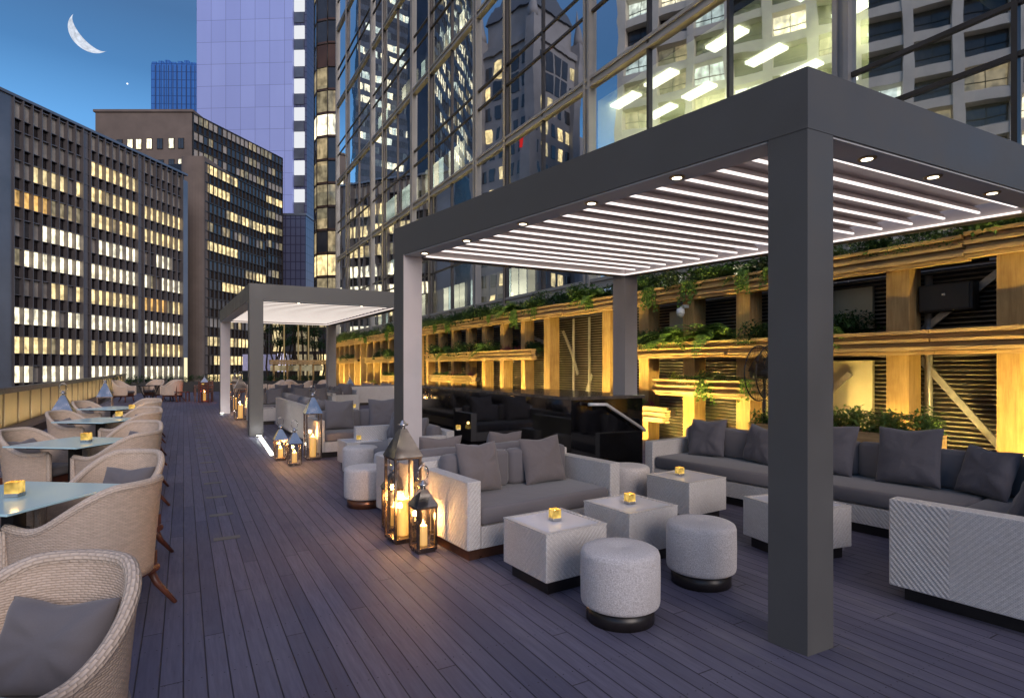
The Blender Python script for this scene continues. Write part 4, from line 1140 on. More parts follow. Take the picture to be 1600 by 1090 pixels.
# ================================================================== RAILING
def railing():
    t = thing('railing', 'long terrace railing with warm cream mesh panels and dark rail', 'railing', (0, 0, 0), DA)
    V = -3.72; U0, U1 = 4, 51
    MB().box(V - .09, U0, 1.04, V + .09, U1, 1.10, .008).box(V - .05, U0, .96, V + .05, U1, 1.038).obj('top_rail', plain('rail_metal', (.10, .095, .09), .35, .5), t)
    MB().box(V - .05, U0, .06, V + .05, U1, .12).obj('bottom_rail', 'mullion_dark', t)
    MB().box(V + .12, U0, 0, V + .62, U1, .2).obj('kerb_box', plain('kerb_wood', (.10, .07, .055), .6, 0, .3, .3), t)
    n = 34; w = (U1 - U0) / n
    for i in range(n):
        a = U0 + i * w
        MB().box(V - .035, a - .03, .12, V + .035, a + .03, .96).obj('post', 'brass_dull', t)
        MB().box(V - .008, a + .06, .13, V + .008, a + w - .06, .95).obj('panel', 'railpanel', t)
    for i in range(7):
        L = bpy.data.lights.new('rail_glow', 'AREA'); L.shape = 'RECTANGLE'; L.size = .06; L.size_y = 6.0; L.energy = 26; L.color = (1, .80, .50)
        o = bpy.data.objects.new('rail_glow', L); COL.objects.link(o); o.parent = t; o.location = (V + .50, 8 + i * 6.3, .235)
        o.rotation_euler = (0, radians(155), 0)
    MB().box(V + .105, U0 + .2, .12, V + .119, U1, .14).obj('added_light_strip', emis('rail_strip', (1, .75, .4), 1.5), t)  # unseen strip, added as a source for the area lights on the panels
M['brass_dull'] = plain('dull_brass', (.26, .20, .12), .4, .6)
railing()

# ================================================================== FURNITURE
def pillow_mesh(sz=.46, th=.17, seed=0, ratio=1.0):
    rs = random.Random(seed); N = 26; mb = MB()
    ph = [rs.uniform(0, 6.28) for _ in range(6)]
    for side in (1, -1):
        for i in range(N + 1):
            for j in range(N + 1):
                a = i / N * 2 - 1; b = j / N * 2 - 1
                edge = (1 - abs(a) ** 3.2) * (1 - abs(b) ** 3.2)
                pinch = .055
                x = a * (1 - pinch * (1 - b * b) * abs(a)) * sz / 2; z = b * (1 - pinch * (1 - a * a) * abs(b)) * sz * ratio / 2
                t = th / 2 * max(0, edge) ** .5
                nv = Vector((a * 1.1 + ph[0] * 3, b * 1.1, side * 2.0 + ph[1]))
                wr = .030 * mnoise.noise(nv) * max(0, edge) ** .6
                ang = atan2(b, a); rr_ = sqrt(a * a + b * b)
                wr += .012 * mnoise.noise(Vector((ang * 2.6 + ph[2], rr_ * .8, ph[3]))) * min(1, rr_ * 1.2) * max(0, edge) ** .35 * 1.6
                dent = -.030 * math.exp(-((a * 2.2) ** 2 + ((b - .75) * 2.5) ** 2))
                z += dent * (1 if b > 0 else 0)
                mb.v.append((x, side * (-(t + wr)) if 0 < i < N and 0 < j < N else side * -.002, z + sz * ratio / 2))
    o = (N + 1) ** 2
    for s_ in (0, 1):
        for i in range(N):
            for j in range(N):
                k = s_ * o + i * (N + 1) + j
                f = (k, k + N + 1, k + N + 2, k + 1)
                mb.f.append(f if s_ == 0 else f[::-1])
    # close the seam
    E = [(i, 0) for i in range(N)] + [(N, j) for j in range(N)] + [(i, N) for i in range(N, 0, -1)] + [(0, j) for j in range(N, 0, -1)]
    ix = [i * (N + 1) + j for i, j in E]
    for k in range(len(ix)):
        a, b = ix[k], ix[(k + 1) % len(ix)]; mb.f.append((a, o + a, o + b, b))
    return mb
PM = {}
def pillow(label, x, y, z, rz, tilt=-16, sz=.46, mat='fab_pillow', seed=0, roll=0, ratio=1.0, th=.17, group='loose pillows'):
    key = (sz, mat, seed % 4, ratio, th)
    if key not in PM: PM[key] = pillow_mesh(sz, th, seed % 4, ratio).mesh('pillow', mat); PM[key].shade_smooth()
    o = link('pillow', PM[key]); o.location = (x, y, z)
    o.rotation_euler = (Matrix.Rotation(rz, 4, 'Z') @ Matrix.Rotation(radians(tilt), 4, 'X') @ Matrix.Rotation(radians(roll), 4, 'Y')).to_euler()
    tag(o, label, 'pillow', group); return o

def soft(mb, x0, y0, z0, x1, y1, z1, r=.04):
    mb.box(x0, y0, z0, x1, y1, z1, r); return mb
def sofa(label, FL, deg, Wd=1.72, Dp=.92, pillows=(), plab='', aw=.13, arms=(1, 1), armh=.66, backh=.72, group='woven lounge sofas', plinth='plinth', pm='fab_pillow', name='sofa'):
    rz = radians(deg); c, s_ = cos(rz), sin(rz)
    cx = FL[0] + c * Wd / 2 - s_ * Dp / 2; cy = FL[1] + s_ * Wd / 2 + c * Dp / 2
    t = thing(name, label, 'sofa', (cx, cy, 0), rz, group)
    w, d_ = Wd / 2, Dp / 2
    MB().box(-w + .05, -d_ + .06, 0, w - .05, d_ - .05, .095).obj('plinth', plinth, t)
    for sgn, on in ((-1, arms[0]), (1, arms[1])):
        if on: MB().box(min(sgn * w, sgn * (w - aw)), -d_, .1, max(sgn * w, sgn * (w - aw)), d_ - .125, armh, .008).obj('arm', 'weave', t)
    MB().box(-w + (0 if 1 else 0), d_ - .12, .1, w, d_, backh, .008).obj('back_panel', 'weave', t)
    il, ir = -w + (aw if arms[0] else 0) + .004, w - (aw if arms[1] else 0) - .004
    MB().box(il, -d_ + .004, .1, ir, d_ - .125, .275).obj('front_panel', 'weave', t)
    soft(MB(), il + .004, -d_ + .01, .28, ir - .004, d_ - .13, .43, .028).obj('seat_cushion', 'fab_seat', t, True)
    n = 2 if Wd > 1.3 else 1
    for k in range(n):
        a = il + .004 + (ir - il - .008) * k / n; b = il + .004 + (ir - il - .008) * (k + 1) / n - .006
        soft(MB(), a, d_ - .29, .432, b, d_ - .124, backh + .06, .04).obj('back_cushion', 'fab_seat', t, True)
    for i, (px, rr, tl, sz) in enumerate(pillows):
        lx, ly = px, d_ - .40
        pillow(plab[i] if isinstance(plab, (list, tuple)) else plab % ORD[i], cx + c * lx - s_ * ly, cy + s_ * lx + c * ly, .435, rz + radians(rr), tl, sz, pm, seed=i + int(abs(FL[0] * 7)), roll=ru(-4, 4))
    return t
sofa('woven two seat sofa beside the tall lanterns, chevron arms', (-.36, 4.68), 35, 1.74, .92, ((-.40, 6, -17, .47), (.36, -8, -16, .47)),
     ['taupe pillow on the left half of the lantern sofa', 'taupe pillow on the right half of the lantern sofa'], plinth='copper')
# its twin standing back to back
sofa('woven sofa standing back to back behind the lantern sofa', (-.36 - sin(radians(35)) * 1.86 + cos(radians(35)) * 1.70, 4.68 + cos(radians(35)) * 1.86 + sin(radians(35)) * 1.70), 215, 1.74, .92,
     ((-.35, 5, -14, .47), (.42, -6, -14, .47)), ['pillow on the back to back sofa, right as seen', 'pillow on the back to back sofa, left as seen'])
# long corner sofa on the right
def corner_sofa():
    dx, dy = .588, -.809; nx, ny = .809, .588; O = (1.86, 7.56)
    rz = atan2(dy, dx)              # local x along s (towards the viewer), local y along t (towards the wall)
    t = thing('corner_sofa', 'long L shaped woven corner sofa under the near pergola', 'sofa', (*O, 0), rz, 'woven lounge sofas')
    # local y = rot90 of local x = (.809,.588) OK
    S0, S1, T1 = -.13, 4.3, .95
    MB().box(S0 + .05, .06, 0, S1 - .03, T1 - .04, .095).box(3.40, -1.42, 0, S1 - .04, .058, .095).obj('plinth', 'plinth', t)
    MB().box(S0, -.02, .1, 0, T1 - .125, .62, .008).obj('arm', 'weave', t)
    MB().box(3.33, -1.5, .1, S1, -1.36, .69, .008).obj('arm', 'weave', t)
    MB().box(S0, T1 - .12, .1, S1, T1, .74, .008).obj('back_panel', 'weave', t)
    MB().box(S1 - .12, -1.35, .1, S1, T1 - .125, .74, .008).obj('back_panel', 'weave', t)
    MB().box(.004, 0, .1, 3.33, T1 - .125, .27).box(3.334, -1.35, .1, S1 - .125, T1 - .125, .27).obj('front_panel', 'weave', t)
    soft(MB(), .008, .004, .28, 1.65, T1 - .13, .43, .028).obj('seat_cushion', 'fab_seat', t, True)
    soft(MB(), 1.66, .004, .28, 3.33, T1 - .13, .43, .028).obj('seat_cushion', 'fab_seat', t, True)
    soft(MB(), 3.34, -1.35, .28, S1 - .13, T1 - .13, .43, .028).obj('seat_cushion', 'fab_seat', t, True)
    for a, b in ((.01, 1.1), (1.11, 2.2), (2.21, 3.3), (3.31, 4.15)): soft(MB(), a, T1 - .29, .432, b, T1 - .124, .80, .04).obj('back_cushion', 'fab_seat', t, True)
    for a, b in ((-1.34, -.4), (-.39, .64)): soft(MB(), S1 - .29, a, .432, S1 - .124, b, .80, .04).obj('back_cushion', 'fab_seat', t, True)
    def W_(s_, q): return (O[0] + dx * s_ + nx * q, O[1] + dy * s_ + ny * q)
    for i, (s_, q, rr, tl, sz, lb) in enumerate([(.42, .52, 6, -18, .50, 'slate pillow at the far arm of the corner sofa'),
            (1.12, .56, -12, -14, .46, 'slate pillow on corner sofa just left of pergola post'),
            (1.92, .54, 4, -16, .56, 'wide slate pillow on corner sofa right of pergola post'),
            (2.72, .52, -4, -15, .58, 'widest slate pillow near the bend of the corner sofa'),
            (3.3, .5, -20, -20, .46, 'slate pillow at the inner bend of the corner sofa')]):
        x, y = W_(s_, q); pillow(lb, x, y, .435, rz + radians(rr), tl, sz, 'fab_dark', seed=i, roll=ru(-5, 5))
    x, y = W_(3.86, -.75); pillow('slate pillow leaning behind the near woven arm', x, y, .435, rz - pi / 2 + radians(-8), -20, .50, 'fab_dark', seed=2, roll=-8)
corner_sofa()

# low woven box tables
def box_table(label, x, y, deg, s_=.56, h=.44):
    t = thing('box_table', label, 'coffee table', (x, y, 0), radians(deg), 'woven box tables'); a = s_ / 2
    MB().box(-a + .05, -a + .05, 0, a - .05, a - .05, .10).obj('plinth', 'plinth', t)
    MB().box(-a, -a, .1, a, a, h - .012, .006).box(-a, -a, h - .0115, a, -a + .04, h).box(-a, a - .04, h - .0115, a, a, h).box(-a, -a + .04, h - .0115, -a + .04, a - .04, h).box(a - .04, -a + .04, h - .0115, a, a - .04, h).obj('woven_box', 'weave', t)
    MB().box(-a + .042, -a + .042, h - .0115, a - .042, a - .042, h - .003).obj('glass_top', 'boxglass', t)
    return t
box_table('woven cube table nearest the lantern sofa, candle at its back', .32, 4.37, 33)
box_table('woven cube table in the middle of the row of three', 1.01, 4.93, 33)
box_table('woven cube table farthest right in the row of three', 1.86, 6.16, 33, .58)
box_table('woven cube table half hidden by the big pergola post', 2.46, 5.00, 20, .60)
box_table('left low woven table by the far lounge stools', -2.42, 9.15, 31)
box_table('right low woven table by the far lounge stools', -1.85, 9.5, 31)

def stool_mesh(top=.45, r=.25):
    prof = [(r - .02, .10), (r - .005, .11), (r, .13), (r + .002, .28), (r, top - .04), (r - .008, top - .015), (r - .03, top - .002), (r * .6, top + .006), (r * .22, top + .004), (.03, top - .002), (.012, top - .006), (.001, top - .007)]
    return MB().lathe(prof, 48).mesh('seat', 'boucle')
SM = stool_mesh(); SPm = MB().lathe([(.215, 0), (.215, .098)], 40).mesh('plinth', 'plinth'); SPc = MB().lathe([(.215, 0), (.215, .098)], 40).mesh('plinth', 'copper')
for x, y, lb, cp in [(.69, 3.68, 'round cream stool nearest the viewer', 0), (1.41, 4.30, 'round cream stool second nearest, left of big post', 0),
                     (1.36, 6.75, 'round cream stool behind the right sofa arm', 0), (-1.69, 6.68, 'round cream stool left of the tall lantern, copper base', 1),
                     (-2.2, 8.35, 'round cream stool against the far woven tables', 1), (-1.60, 7.75, 'round cream stool behind the tall lantern', 1), (-1.3, 8.7, 'round cream stool right of the pale pergola post', 1)]:
    t = thing('stool', lb, 'stool', (x, y, 0), rnd() * 6, 'round cream stools'); link('seat', SM, t); link('plinth', SPc if cp else SPm, t)

# ---- lights you can lift: votives and lanterns
def votive_parts():
    cup = MB(); s_ = .034; h = .085
    for (a, b) in (((-s_, -s_), (s_, -s_)), ((s_, -s_), (s_, s_)), ((s_, s_), (-s_, s_)), ((-s_, s_), (-s_, -s_))):
        cup.quad((*a, .022), (*b, .022), (*b, h), (*a, h))
    return cup.mesh('glass_cup', 'gold'), MB().box(-s_ - .002, -s_ - .002, 0, s_ + .002, s_ + .002, .022, .003).mesh('base', 'brushed'), \
        MB().lathe([(.022, .022), (.022, .045), (.001, .045)], 14).mesh('wax', 'wax'), MB().lathe([(.001, .05), (.006, .056), (.004, .068), (.0005, .078)], 8).mesh('flame', 'flame')
VP = votive_parts()
VL = bpy.data.lights.new('votive_glow', 'POINT'); VL.energy = .55; VL.color = (1, .6, .2); VL.shadow_soft_size = .025
def votive(label, x, y, z, rz=.3, s_=1.0, light=True):
    t = thing('votive_candle', label, 'candle', (x, y, z), rz, 'gold glass votive candles')
    for n_, m in zip(('glass_cup', 'base', 'wax', 'flame'), VP): link(n_, m, t)
    t.scale = (s_, s_, s_)
    if light:
        o = bpy.data.objects.new('votive_glow', VL); COL.objects.link(o); o.parent = t; o.location = (0, 0, .115)
def at(u, v, z): Y = (1.6 - z) * 900 / (v - 573); return (u - 800) / 900 * Y, Y
for u, v, z, lb in [(867, 812, .44, 'gold votive on the cube table nearest the lantern sofa'), (984, 786, .44, 'gold votive on the middle cube table'), (1062, 742, .44, 'gold votive on the far right cube table'),
                    (560, 688, .44, 'gold votive on the left low table of far lounge'), (610, 684, .44, 'gold votive on the right low table of far lounge')]:
    x, y = at(u, v, z); votive(lb, x, y, z, .5)

LG = {}
def lantern(label, x, y, deg, w, h, roof, ring=True, e=7, red=False, sc=1.0):
    t = thing('lantern', label, 'lantern', (x, y, 0), radians(deg), 'steel candle lanterns')
    a = w / 2; m = 'bronze' if not red else plain('red_glass_frame', (.35, .02, .015), .3, .2)
    MB().box(-a * .85, -a * .85, 0, a * .85, a * .85, .02).box(-a, -a, .02, a, a, .05, .004).obj('base', m, t)
    fr = MB(); p = .011
    for sx_ in (-1, 1):
        for sy_ in (-1, 1): fr.box(sx_ * (a - p) - p, sy_ * (a - p) - p, .05, sx_ * (a - p) + p, sy_ * (a - p) + p, h - .02)
    fr.box(-a - .004, -a - .004, h - .02, a + .004, a + .004, h).obj('frame', m, t)
    gl = MB()
    for (q, r) in (((-a, -a), (a, -a)), ((a, -a), (a, a)), ((a, a), (-a, a)), ((-a, a), (-a, -a))):
        gl.quad((q[0] * .93, q[1] * .93, .055), (r[0] * .93, r[1] * .93, .055), (r[0] * .93, r[1] * .93, h - .022), (q[0] * .93, q[1] * .93, h - .022))
    gl.obj('glass', 'lantern_glass', t)
    rf = MB(); b = .028; o_ = a + .012
    rf.v = [(-o_, -o_, h), (o_, -o_, h), (o_, o_, h), (-o_, o_, h), (-b, -b, h + roof), (b, -b, h + roof), (b, b, h + roof), (-b, b, h + roof)]
    rf.f = [(0, 1, 5, 4), (1, 2, 6, 5), (2, 3, 7, 6), (3, 0, 4, 7), (4, 5, 6, 7), (3, 2, 1, 0)]
    rf.obj('roof', 'steel', t)
    z0 = h + roof
    MB().lathe([(.022, z0), (.02, z0 + .02), (.046, z0 + .03), (.05, z0 + .042), (.024, z0 + .05), (.018, z0 + .07), (.006, z0 + .078)], 16).obj('finial', 'steel', t)
    if ring:
        MB().tube([(.05 * cos(q * pi / 12), 0, z0 + .135 + .068 * sin(q * pi / 12)) for q in range(24)], .006, 6, closed=True).obj('ring', 'steel', t)
    ch = h * .42; cr = w * .2
    c = thing('pillar_candle', label.replace(' lantern', ' lantern', 1) and ('lit cream pillar candle inside the ' + label), 'candle', (x, y, .05), 0, 'pillar candles in lanterns')
    MB().lathe([(cr * .96, 0), (cr, .01), (cr, ch), (cr * .85, ch + .006), (cr * .5, ch - .004), (.002, ch - .006)], 20).obj('wax', 'wax', c)
    MB().lathe([(.001, ch - .004), (.009, ch + .012), (.007, ch + .03), (.0008, ch + .055)], 10).obj('flame', 'flame', c)
    L = bpy.data.lights.new('candle_glow', 'POINT'); L.energy = e; L.color = (1, .52, .17) if not red else (1, .15, .05); L.shadow_soft_size = .03
    o = bpy.data.objects.new('candle_glow', L); COL.objects.link(o); o.parent = c; o.location = (0, 0, ch + .07)
    return t
lantern('tallest lantern, beside the near sofa', -1.01, 5.33, 33, .26, .78, .25, False, 11)
lantern('short ringed lantern in front of the tallest one', -.775, 5.02, 33, .185, .40, .14, True, 10)
lantern('short lantern half behind the tallest one', -1.16, 5.66, 33, .185, .42, .14, True, 9)
lantern('left short ringed lantern of the middle trio', -3.98, 9.9, 30, .20, .36, .17, True, 6)
lantern('right short ringed lantern of the middle trio', -3.55, 9.4, 30, .20, .36, .17, True, 6)
lantern('tall lantern of the middle trio by sofa arm', -3.46, 10.0, 30, .26, .80, .27, True, 9)
lantern('tall lantern right of far pergola left post', -8.25, 17.5, 30, .34, .95, .30, True, 14)
lantern('dim lantern close to far pergola left post', -10.1, 21.0, 30, .30, 1.0, .30, True, 14)
lantern('red lantern on the deck at the terrace end', -14.2, 26.6, 30, .30, .9, .2, False, 10, True)
lantern('blue topped lantern by the railing, nearer', -7.6, 9.75, 30, .34, .78, .34, True, 2)
lantern('blue topped lantern by the railing, farther', -10.95, 15.5, 30, .34, .80, .36, True, 2)
lantern('small lantern on the far lounge floor', -6.9, 24.5, 30, .3, .8, .3, True, 6)

# ---- wicker dining chairs
def chair_parts():
    NP, NZ = 44, 12; A = radians(142)
    def rimz(f):      # f: 0 at back .. 1 at arm tip
        s_ = min(1, max(0, (f - .18) / .62)); s_ = s_ * s_ * (3 - 2 * s_)
        return .86 - .245 * s_ + .015 * max(0, (f - .85) / .15)
    def pt(phi, z, inset=0.0):
        f = abs(phi) / A; zt = rimz(f); k = (z - .27) / (.86 - .27)
        flare = 1 + .16 * max(0, k) ** 1.3 
        rx = (.315 - inset) * flare; ry = (.33 - inset) * flare
        x = sin(phi) * rx; y = -cos(phi) * ry
        if abs(phi) > radians(90):   # arms run forward
            y = (abs(phi) - radians(90)) / (A - radians(90)) * .33; x = math.copysign(rx * (1 - .16 * (y / .33) ** 2), phi)
        return (x, y, z)
    mb = MB(); cols = []
    for i in range(NP + 1):
        phi = -A + 2 * A * i / NP; f = abs(phi) / A; zt = rimz(f); col = []
        for j in range(NZ + 1):
            z = .27 + (zt - .27) * j / NZ; mb.v.append(pt(phi, z)); col.append(len(mb.v) - 1)
        cols.append((phi, zt, col))
    inner = []
    for i in range(NP + 1):
        phi, zt, _ = cols[i]; col = []
        for j in range(NZ + 1):
            z = .27 + (zt - .27) * j / NZ; mb.v.append(pt(phi, z, .035)); col.append(len(mb.v) - 1)
        inner.append(col)
    for i in range(NP):
        for j in range(NZ):
            for src, fl in ((cols, 0), (inner, 1)):
                a = (src[i][2] if not fl else src[i]); b = (src[i + 1][2] if not fl else src[i + 1])
                f = (a[j], b[j], b[j + 1], a[j + 1]); ua, ub = cols[i][0] * .37, cols[i + 1][0] * .37
                za = .27 + (cols[i][1] - .27) * j / NZ; zb = .27 + (cols[i][1] - .27) * (j + 1) / NZ
                zc = .27 + (cols[i + 1][1] - .27) * j / NZ; zd = .27 + (cols[i + 1][1] - .27) * (j + 1) / NZ
                uvq = [(ua, za), (ub, zc), (ub, zd), (ua, zb)]
                if fl: f = f[::-1]; uvq = uvq[::-1]
                mb.f.append(f); mb.uv[len(mb.f) - 1] = uvq; mb.sm.add(len(mb.f) - 1)
    for i in range(NP):                      # bottom edge
        mb.f.append((cols[i + 1][2][0], cols[i][2][0], inner[i][0], inner[i + 1][0]))
    for e in (0, NP):
        for j in range(NZ):
            q = (cols[e][2][j], inner[e][j], inner[e][j + 1], cols[e][2][j + 1]); mb.f.append(q if e else q[::-1])
    shell = mb.mesh('shell', 'wicker')
    rim = []
    for i in range(0, NP + 1):
        phi, zt, _ = cols[i]; a = Vector(pt(phi, zt)); b = Vector(pt(phi, zt, .035)); rim.append(((a + b) / 2 + Vector((0, 0, .004))))
    for e, o_ in ((0, 0), (-1, -1)):
        p = rim[o_]; ext = [p + Vector((0, .018, -.012 - k * .085)) for k in range(5)]
        rim = (ext[::-1] + rim) if e == 0 else (rim + ext)
    rimm = MB().tube(rim, .027, 10, uvs=True).mesh('rim', 'wicker_rim')
    sb = MB().box(-.27, -.26, .22, .27, .30, .275, .02).box(-.25, -.24, .275, .25, .28, .36).mesh('seat_base', 'legwood')
    sc_ = MB(); soft(sc_, -.262, -.25, .36, .262, .33, .455, .035); sc_ = sc_.mesh('seat_cushion', 'fab_seat'); sc_.shade_smooth()
    legs = []
    for sx_, sy_ in ((-1, -1), (1, -1), (-1, 1), (1, 1)):
        x, y = sx_ * .22, (-.20 if sy_ < 0 else .25)
        ox, oy = sx_ * .05, (-.16 if sy_ < 0 else .03)
        legs.append(MB().tube([(x, y, .25), (x + ox * .35, y + oy * .3, .14), (x + ox, y + oy, 0)], [.028, .023, .014], 8).mesh('leg', 'legwood'))
    return shell, rimm, sb, sc_, legs
CP = chair_parts()
def chair(label, x, y, deg, plabel=None, group='wicker dining chairs', s_=1.0):
    t = thing('dining_chair', label, 'chair', (x, y, 0), radians(deg), group); t.scale = (s_, s_, s_)
    sh = link('shell', CP[0], t); link('rim', CP[1], sh); link('seat_base', CP[2], t); link('seat_cushion', CP[3], t)
    for l in CP[4]: link('leg', l, t)
    if plabel:
        r = radians(deg); dx, dy = sin(r) * .11, -cos(r) * .11
        pillow(plabel, x + dx, y + dy, .455, r + pi + radians(ru(-8, 8)), -24, .40, 'fab_seat', seed=int(abs(x * 3)), ratio=.82, th=.15, group='pillows on dining chairs')
    return t
def dtable(label, x, y, deg):
    t = thing('dining_table', label, 'table', (x, y, 0), radians(deg), 'square dining tables'); a = .44
    MB().box(-a, -a, .735, a, a, .75, .003).obj('table_top', 'tabletop', t)
    MB().box(-.30, -.30, .705, .30, .30, .734).obj('support_plate', 'black_matte', t)
    MB().box(-.045, -.045, .03, .045, .045, .705).obj('pedestal', 'black_matte', t)
    MB().box(-.23, -.23, 0, .23, .23, .03, .006).obj('base', 'black_matte', t)
T0 = (-1.63, 1.08); ST = (-1.665, 2.73)
for k in range(5):
    tx, ty = T0[0] + ST[0] * k, T0[1] + ST[1] * k; od = ORD[k]; w = 'nearest' if k == 0 else od
    dtable('square pale blue dining table, %s from the viewer' % w, tx, ty, -7)
    if k > 0: chair('wicker tub chair seen from behind on aisle side of %s table' % od, tx + .62, ty - .12, 84)
    chair('open wicker tub chair at the far side of %s table' % w, tx + (-.02 if k == 0 else .06), ty + (.80 if k == 0 else .84), 176, 'grey pillow in the chair at the far side of %s table' % w)
    if k > 0: chair('wicker tub chair on the railing side of %s table' % od, tx - .52, ty + .14, -92, 'grey pillow in the railing side chair of %s table' % od)
for u, v, k in [(23, 775, 1), (135, 690, 2), (186, 652, 3), (206, 640, 4)]:
    x, y = at(u, v, .75); votive('square gold votive on the %s pale blue table' % ORD[k], x, y, .75, .2, 1.15 if k < 2 else 1.2)

# ---- far dining pieces
def far_dining():
    x0, y0 = -16.7, 26.5
    t = thing('round_table', 'dark round table on crossing rods at the far end', 'table', (x0, y0, 0), .3)
    MB().lathe([(.5, .73), (.5, .75), (.001, .75)], 28).obj('table_top', 'black_matte', t)
    m = MB()
    for k in range(10):
        a = k * pi / 5; m.tube([(.42 * cos(a), .42 * sin(a), .73), (.12 * cos(a + .5), .12 * sin(a + .5), .02)], .012, 5)
    m.obj('rod_base', 'black_matte', t)
    for i, (dx, dy, dg, lb) in enumerate([(-1.0, -.3, -90, 'left'), (1.05, .1, 90, 'right'), (-.35, .95, 180, 'rear'), (.5, 1.0, 170, 'rear right')]):
        chair('pale high tub chair on the %s of the far round table' % lb, x0 + dx, y0 + dy, dg, None, 'pale chairs at the terrace end', 1.12)
    # small wooden table set on the aisle end
    t = thing('wooden_table', 'small red brown wooden table with candle at terrace end', 'table', (-14.4, 26.9, 0), .5)
    MB().box(-.4, -.4, .70, .4, .4, .75, .005).obj('table_top', 'legwood', t)
    for a in (-1, 1):
        for b in (-1, 1): MB().box(a * .35 - .03, b * .35 - .03, 0, a * .35 + .03, b * .35 + .03, .70).obj('leg', 'legwood', t)
    votive('gold votive on the small red brown wooden table', -14.4, 26.8, .75, .2, 1.6)
    def wchair(lb, x, y, dg):
        c = thing('wooden_chair', lb, 'chair', (x, y, 0), radians(dg), 'wooden chairs at the terrace end')
        MB().box(-.22, -.22, .42, .22, .22, .46, .006).obj('seat', 'legwood', c)
        m = MB()
        for z in (.56, .66, .76, .86): m.box(-.2, -.235, z, .2, -.21, z + .05)
        m.obj('backrest', 'legwood', c)
        for a in (-1, 1):
            for b in (-1, 1): MB().box(a * .2 - .022, b * .2 - .022, 0, a * .2 + .022, b * .2 + .022, .42 if b > 0 else .95).obj('leg', 'legwood', c)
    wchair('slatted wooden chair in front of the small wooden table', -13.9, 26.1, 10)
    wchair('slatted wooden chair left of the small wooden table', -15.2, 26.6, -80)
    wchair('slatted wooden chair behind the small wooden table', -14.8, 28.0, 200)
    wchair('slatted wooden chair far left by the glowing column', -18.5, 31, -60)
    wchair('slatted wooden chair far left, behind the other ones', -17.4, 32, 130)
    for i, (V, U) in enumerate([(4.6, 31.5), (5.6, 31.8), (4.4, 33.5), (6.6, 32.2), (2.6, 34), (3.6, 34.4), (5.4, 34.5)]):
        p = D(V, U); chair('pale dining chair beyond the far pergola, %s from its left' % ORD[i], p[0], p[1], 29 + i * 50, None, 'pale chairs beyond the far pergola', 1.0)
far_dining()

# ---- lounge beyond the tall lantern and under the far pergola
sofa('woven sofa with two large pillows behind the far stools', (-3.40, 10.05), 31, 1.9, .92, ((-.42, 5, -15, .56), (.42, -5, -15, .56)),
     ['left large pillow of the sofa behind the far stools', 'right large pillow of the sofa behind the far stools'], pm='fab_seat')
def bolster_sofa():
    # back panel faces the aisle
    p0 = (-3.80, 11.05); p1 = (-6.25, 15.2)
    a = atan2(p1[1] - p0[1], p1[0] - p0[0]); L = 4.75
    t = thing('bench_sofa', 'long woven bench sofa turning its plain back to the aisle', 'sofa', (*p0, 0), a, 'woven lounge sofas')
    MB().box(.1, -.85, 0, L - .1, -.08, .1).obj('plinth', 'plinth', t)
    MB().box(0, -.12, .1, L / 2 - .004, 0, .80, .008).box(L / 2 + .004, -.12, .1, L, 0, .80, .008).obj('back_panel', 'weave_plain', t)
    MB().box(0, -.95, .1, .13, -.125, .66, .006).box(L - .13, -.95, .1, L, -.125, .66, .006).obj('arm', 'weave_plain', t)
    MB().box(.134, -.94, .1, L - .134, -.125, .28).obj('front_panel', 'weave_plain', t)
    soft(MB(), .14, -.93, .28, L - .14, -.13, .43, .03).obj('seat_cushion', 'fab_seat', t, True)
    for q in range(2):
        MB().tube([(.2 + q * 2.3, -.19, .84), (2.2 + q * 2.3, -.19, .84)], .10, 16).obj('bolster', 'fab_seat', t, True)
    c, s_ = cos(a), sin(a)
    for i, lx in enumerate((.9, 1.7, 3.1, 3.7)):
        ly = -.36; pillow('pillow on the bench sofa, %s from its near end' % ORD[i], p0[0] + c * lx - s_ * ly, p0[1] + s_ * lx + c * ly, .435, a, 16, .46, 'fab_seat', seed=i)
M['weave_plain'] = mk_weave('pale_plain_weave', (.78, .71, .65), (.68, .61, .56), .016, .008, 0, .5)
bolster_sofa()
sofa('woven sofa with row of pillows under the far pergola', (-7.9, 17.2), 30, 2.6, .92, ((-.95, 4, -15, .5), (-.45, -4, -14, .5), (.35, 3, -16, .52), (.9, -6, -16, .5)),
     'grey pillow on sofa under the far pergola, %s from its left', pm='fab_seat')
sofa('woven sofa at the far end of the far pergola', (-9.1, 21.6), 30, 3.4, .92, ((-1.2, 4, -15, .5), (-.6, -4, -14, .5), (.3, 3, -16, .52), (1.2, -6, -16, .5)),
     'grey pillow on sofa beyond the far pergola, %s from its left', pm='fab_seat')
sofa('pale sofa turned away beyond the far pergola right side', D(8.3, 25.0)[:2], 209.7, 3.6, .95, ((-1.1, 4, -14, .5), (-.3, 4, -14, .5), (.6, 3, -14, .5), (1.2, 3, -14, .5)), 'grey pillow on the turned away sofa, %s along', backh=.78, pm='fab_seat')
sofa('sofa seen side on by the planter wall, right of far post', D(5.2, 19.6)[:2], 119.7, 2.4, .9, ((-.7, 4, -14, .5), (0, 4, -14, .5), (.7, 3, -14, .5)), 'pillow on the side on sofa by planter wall, %s along', pm='fab_seat')
sofa('dim sofa between the black bar and the pale pergola post', D(2.35, 9.2)[:2], 119.7 + 180, 1.9, .9, ((-.5, 4, -14, .48), (.4, 4, -14, .48)), ['left pillow of the dim sofa beside the black bar', 'right pillow of the dim sofa beside the black bar'], pm='fab_seat')
box_table('long white table under the far pergola right side', -5.2, 15.6, 30, .8)
box_table('white cube table left under the far pergola', -7.05, 16.2, 30, .7)
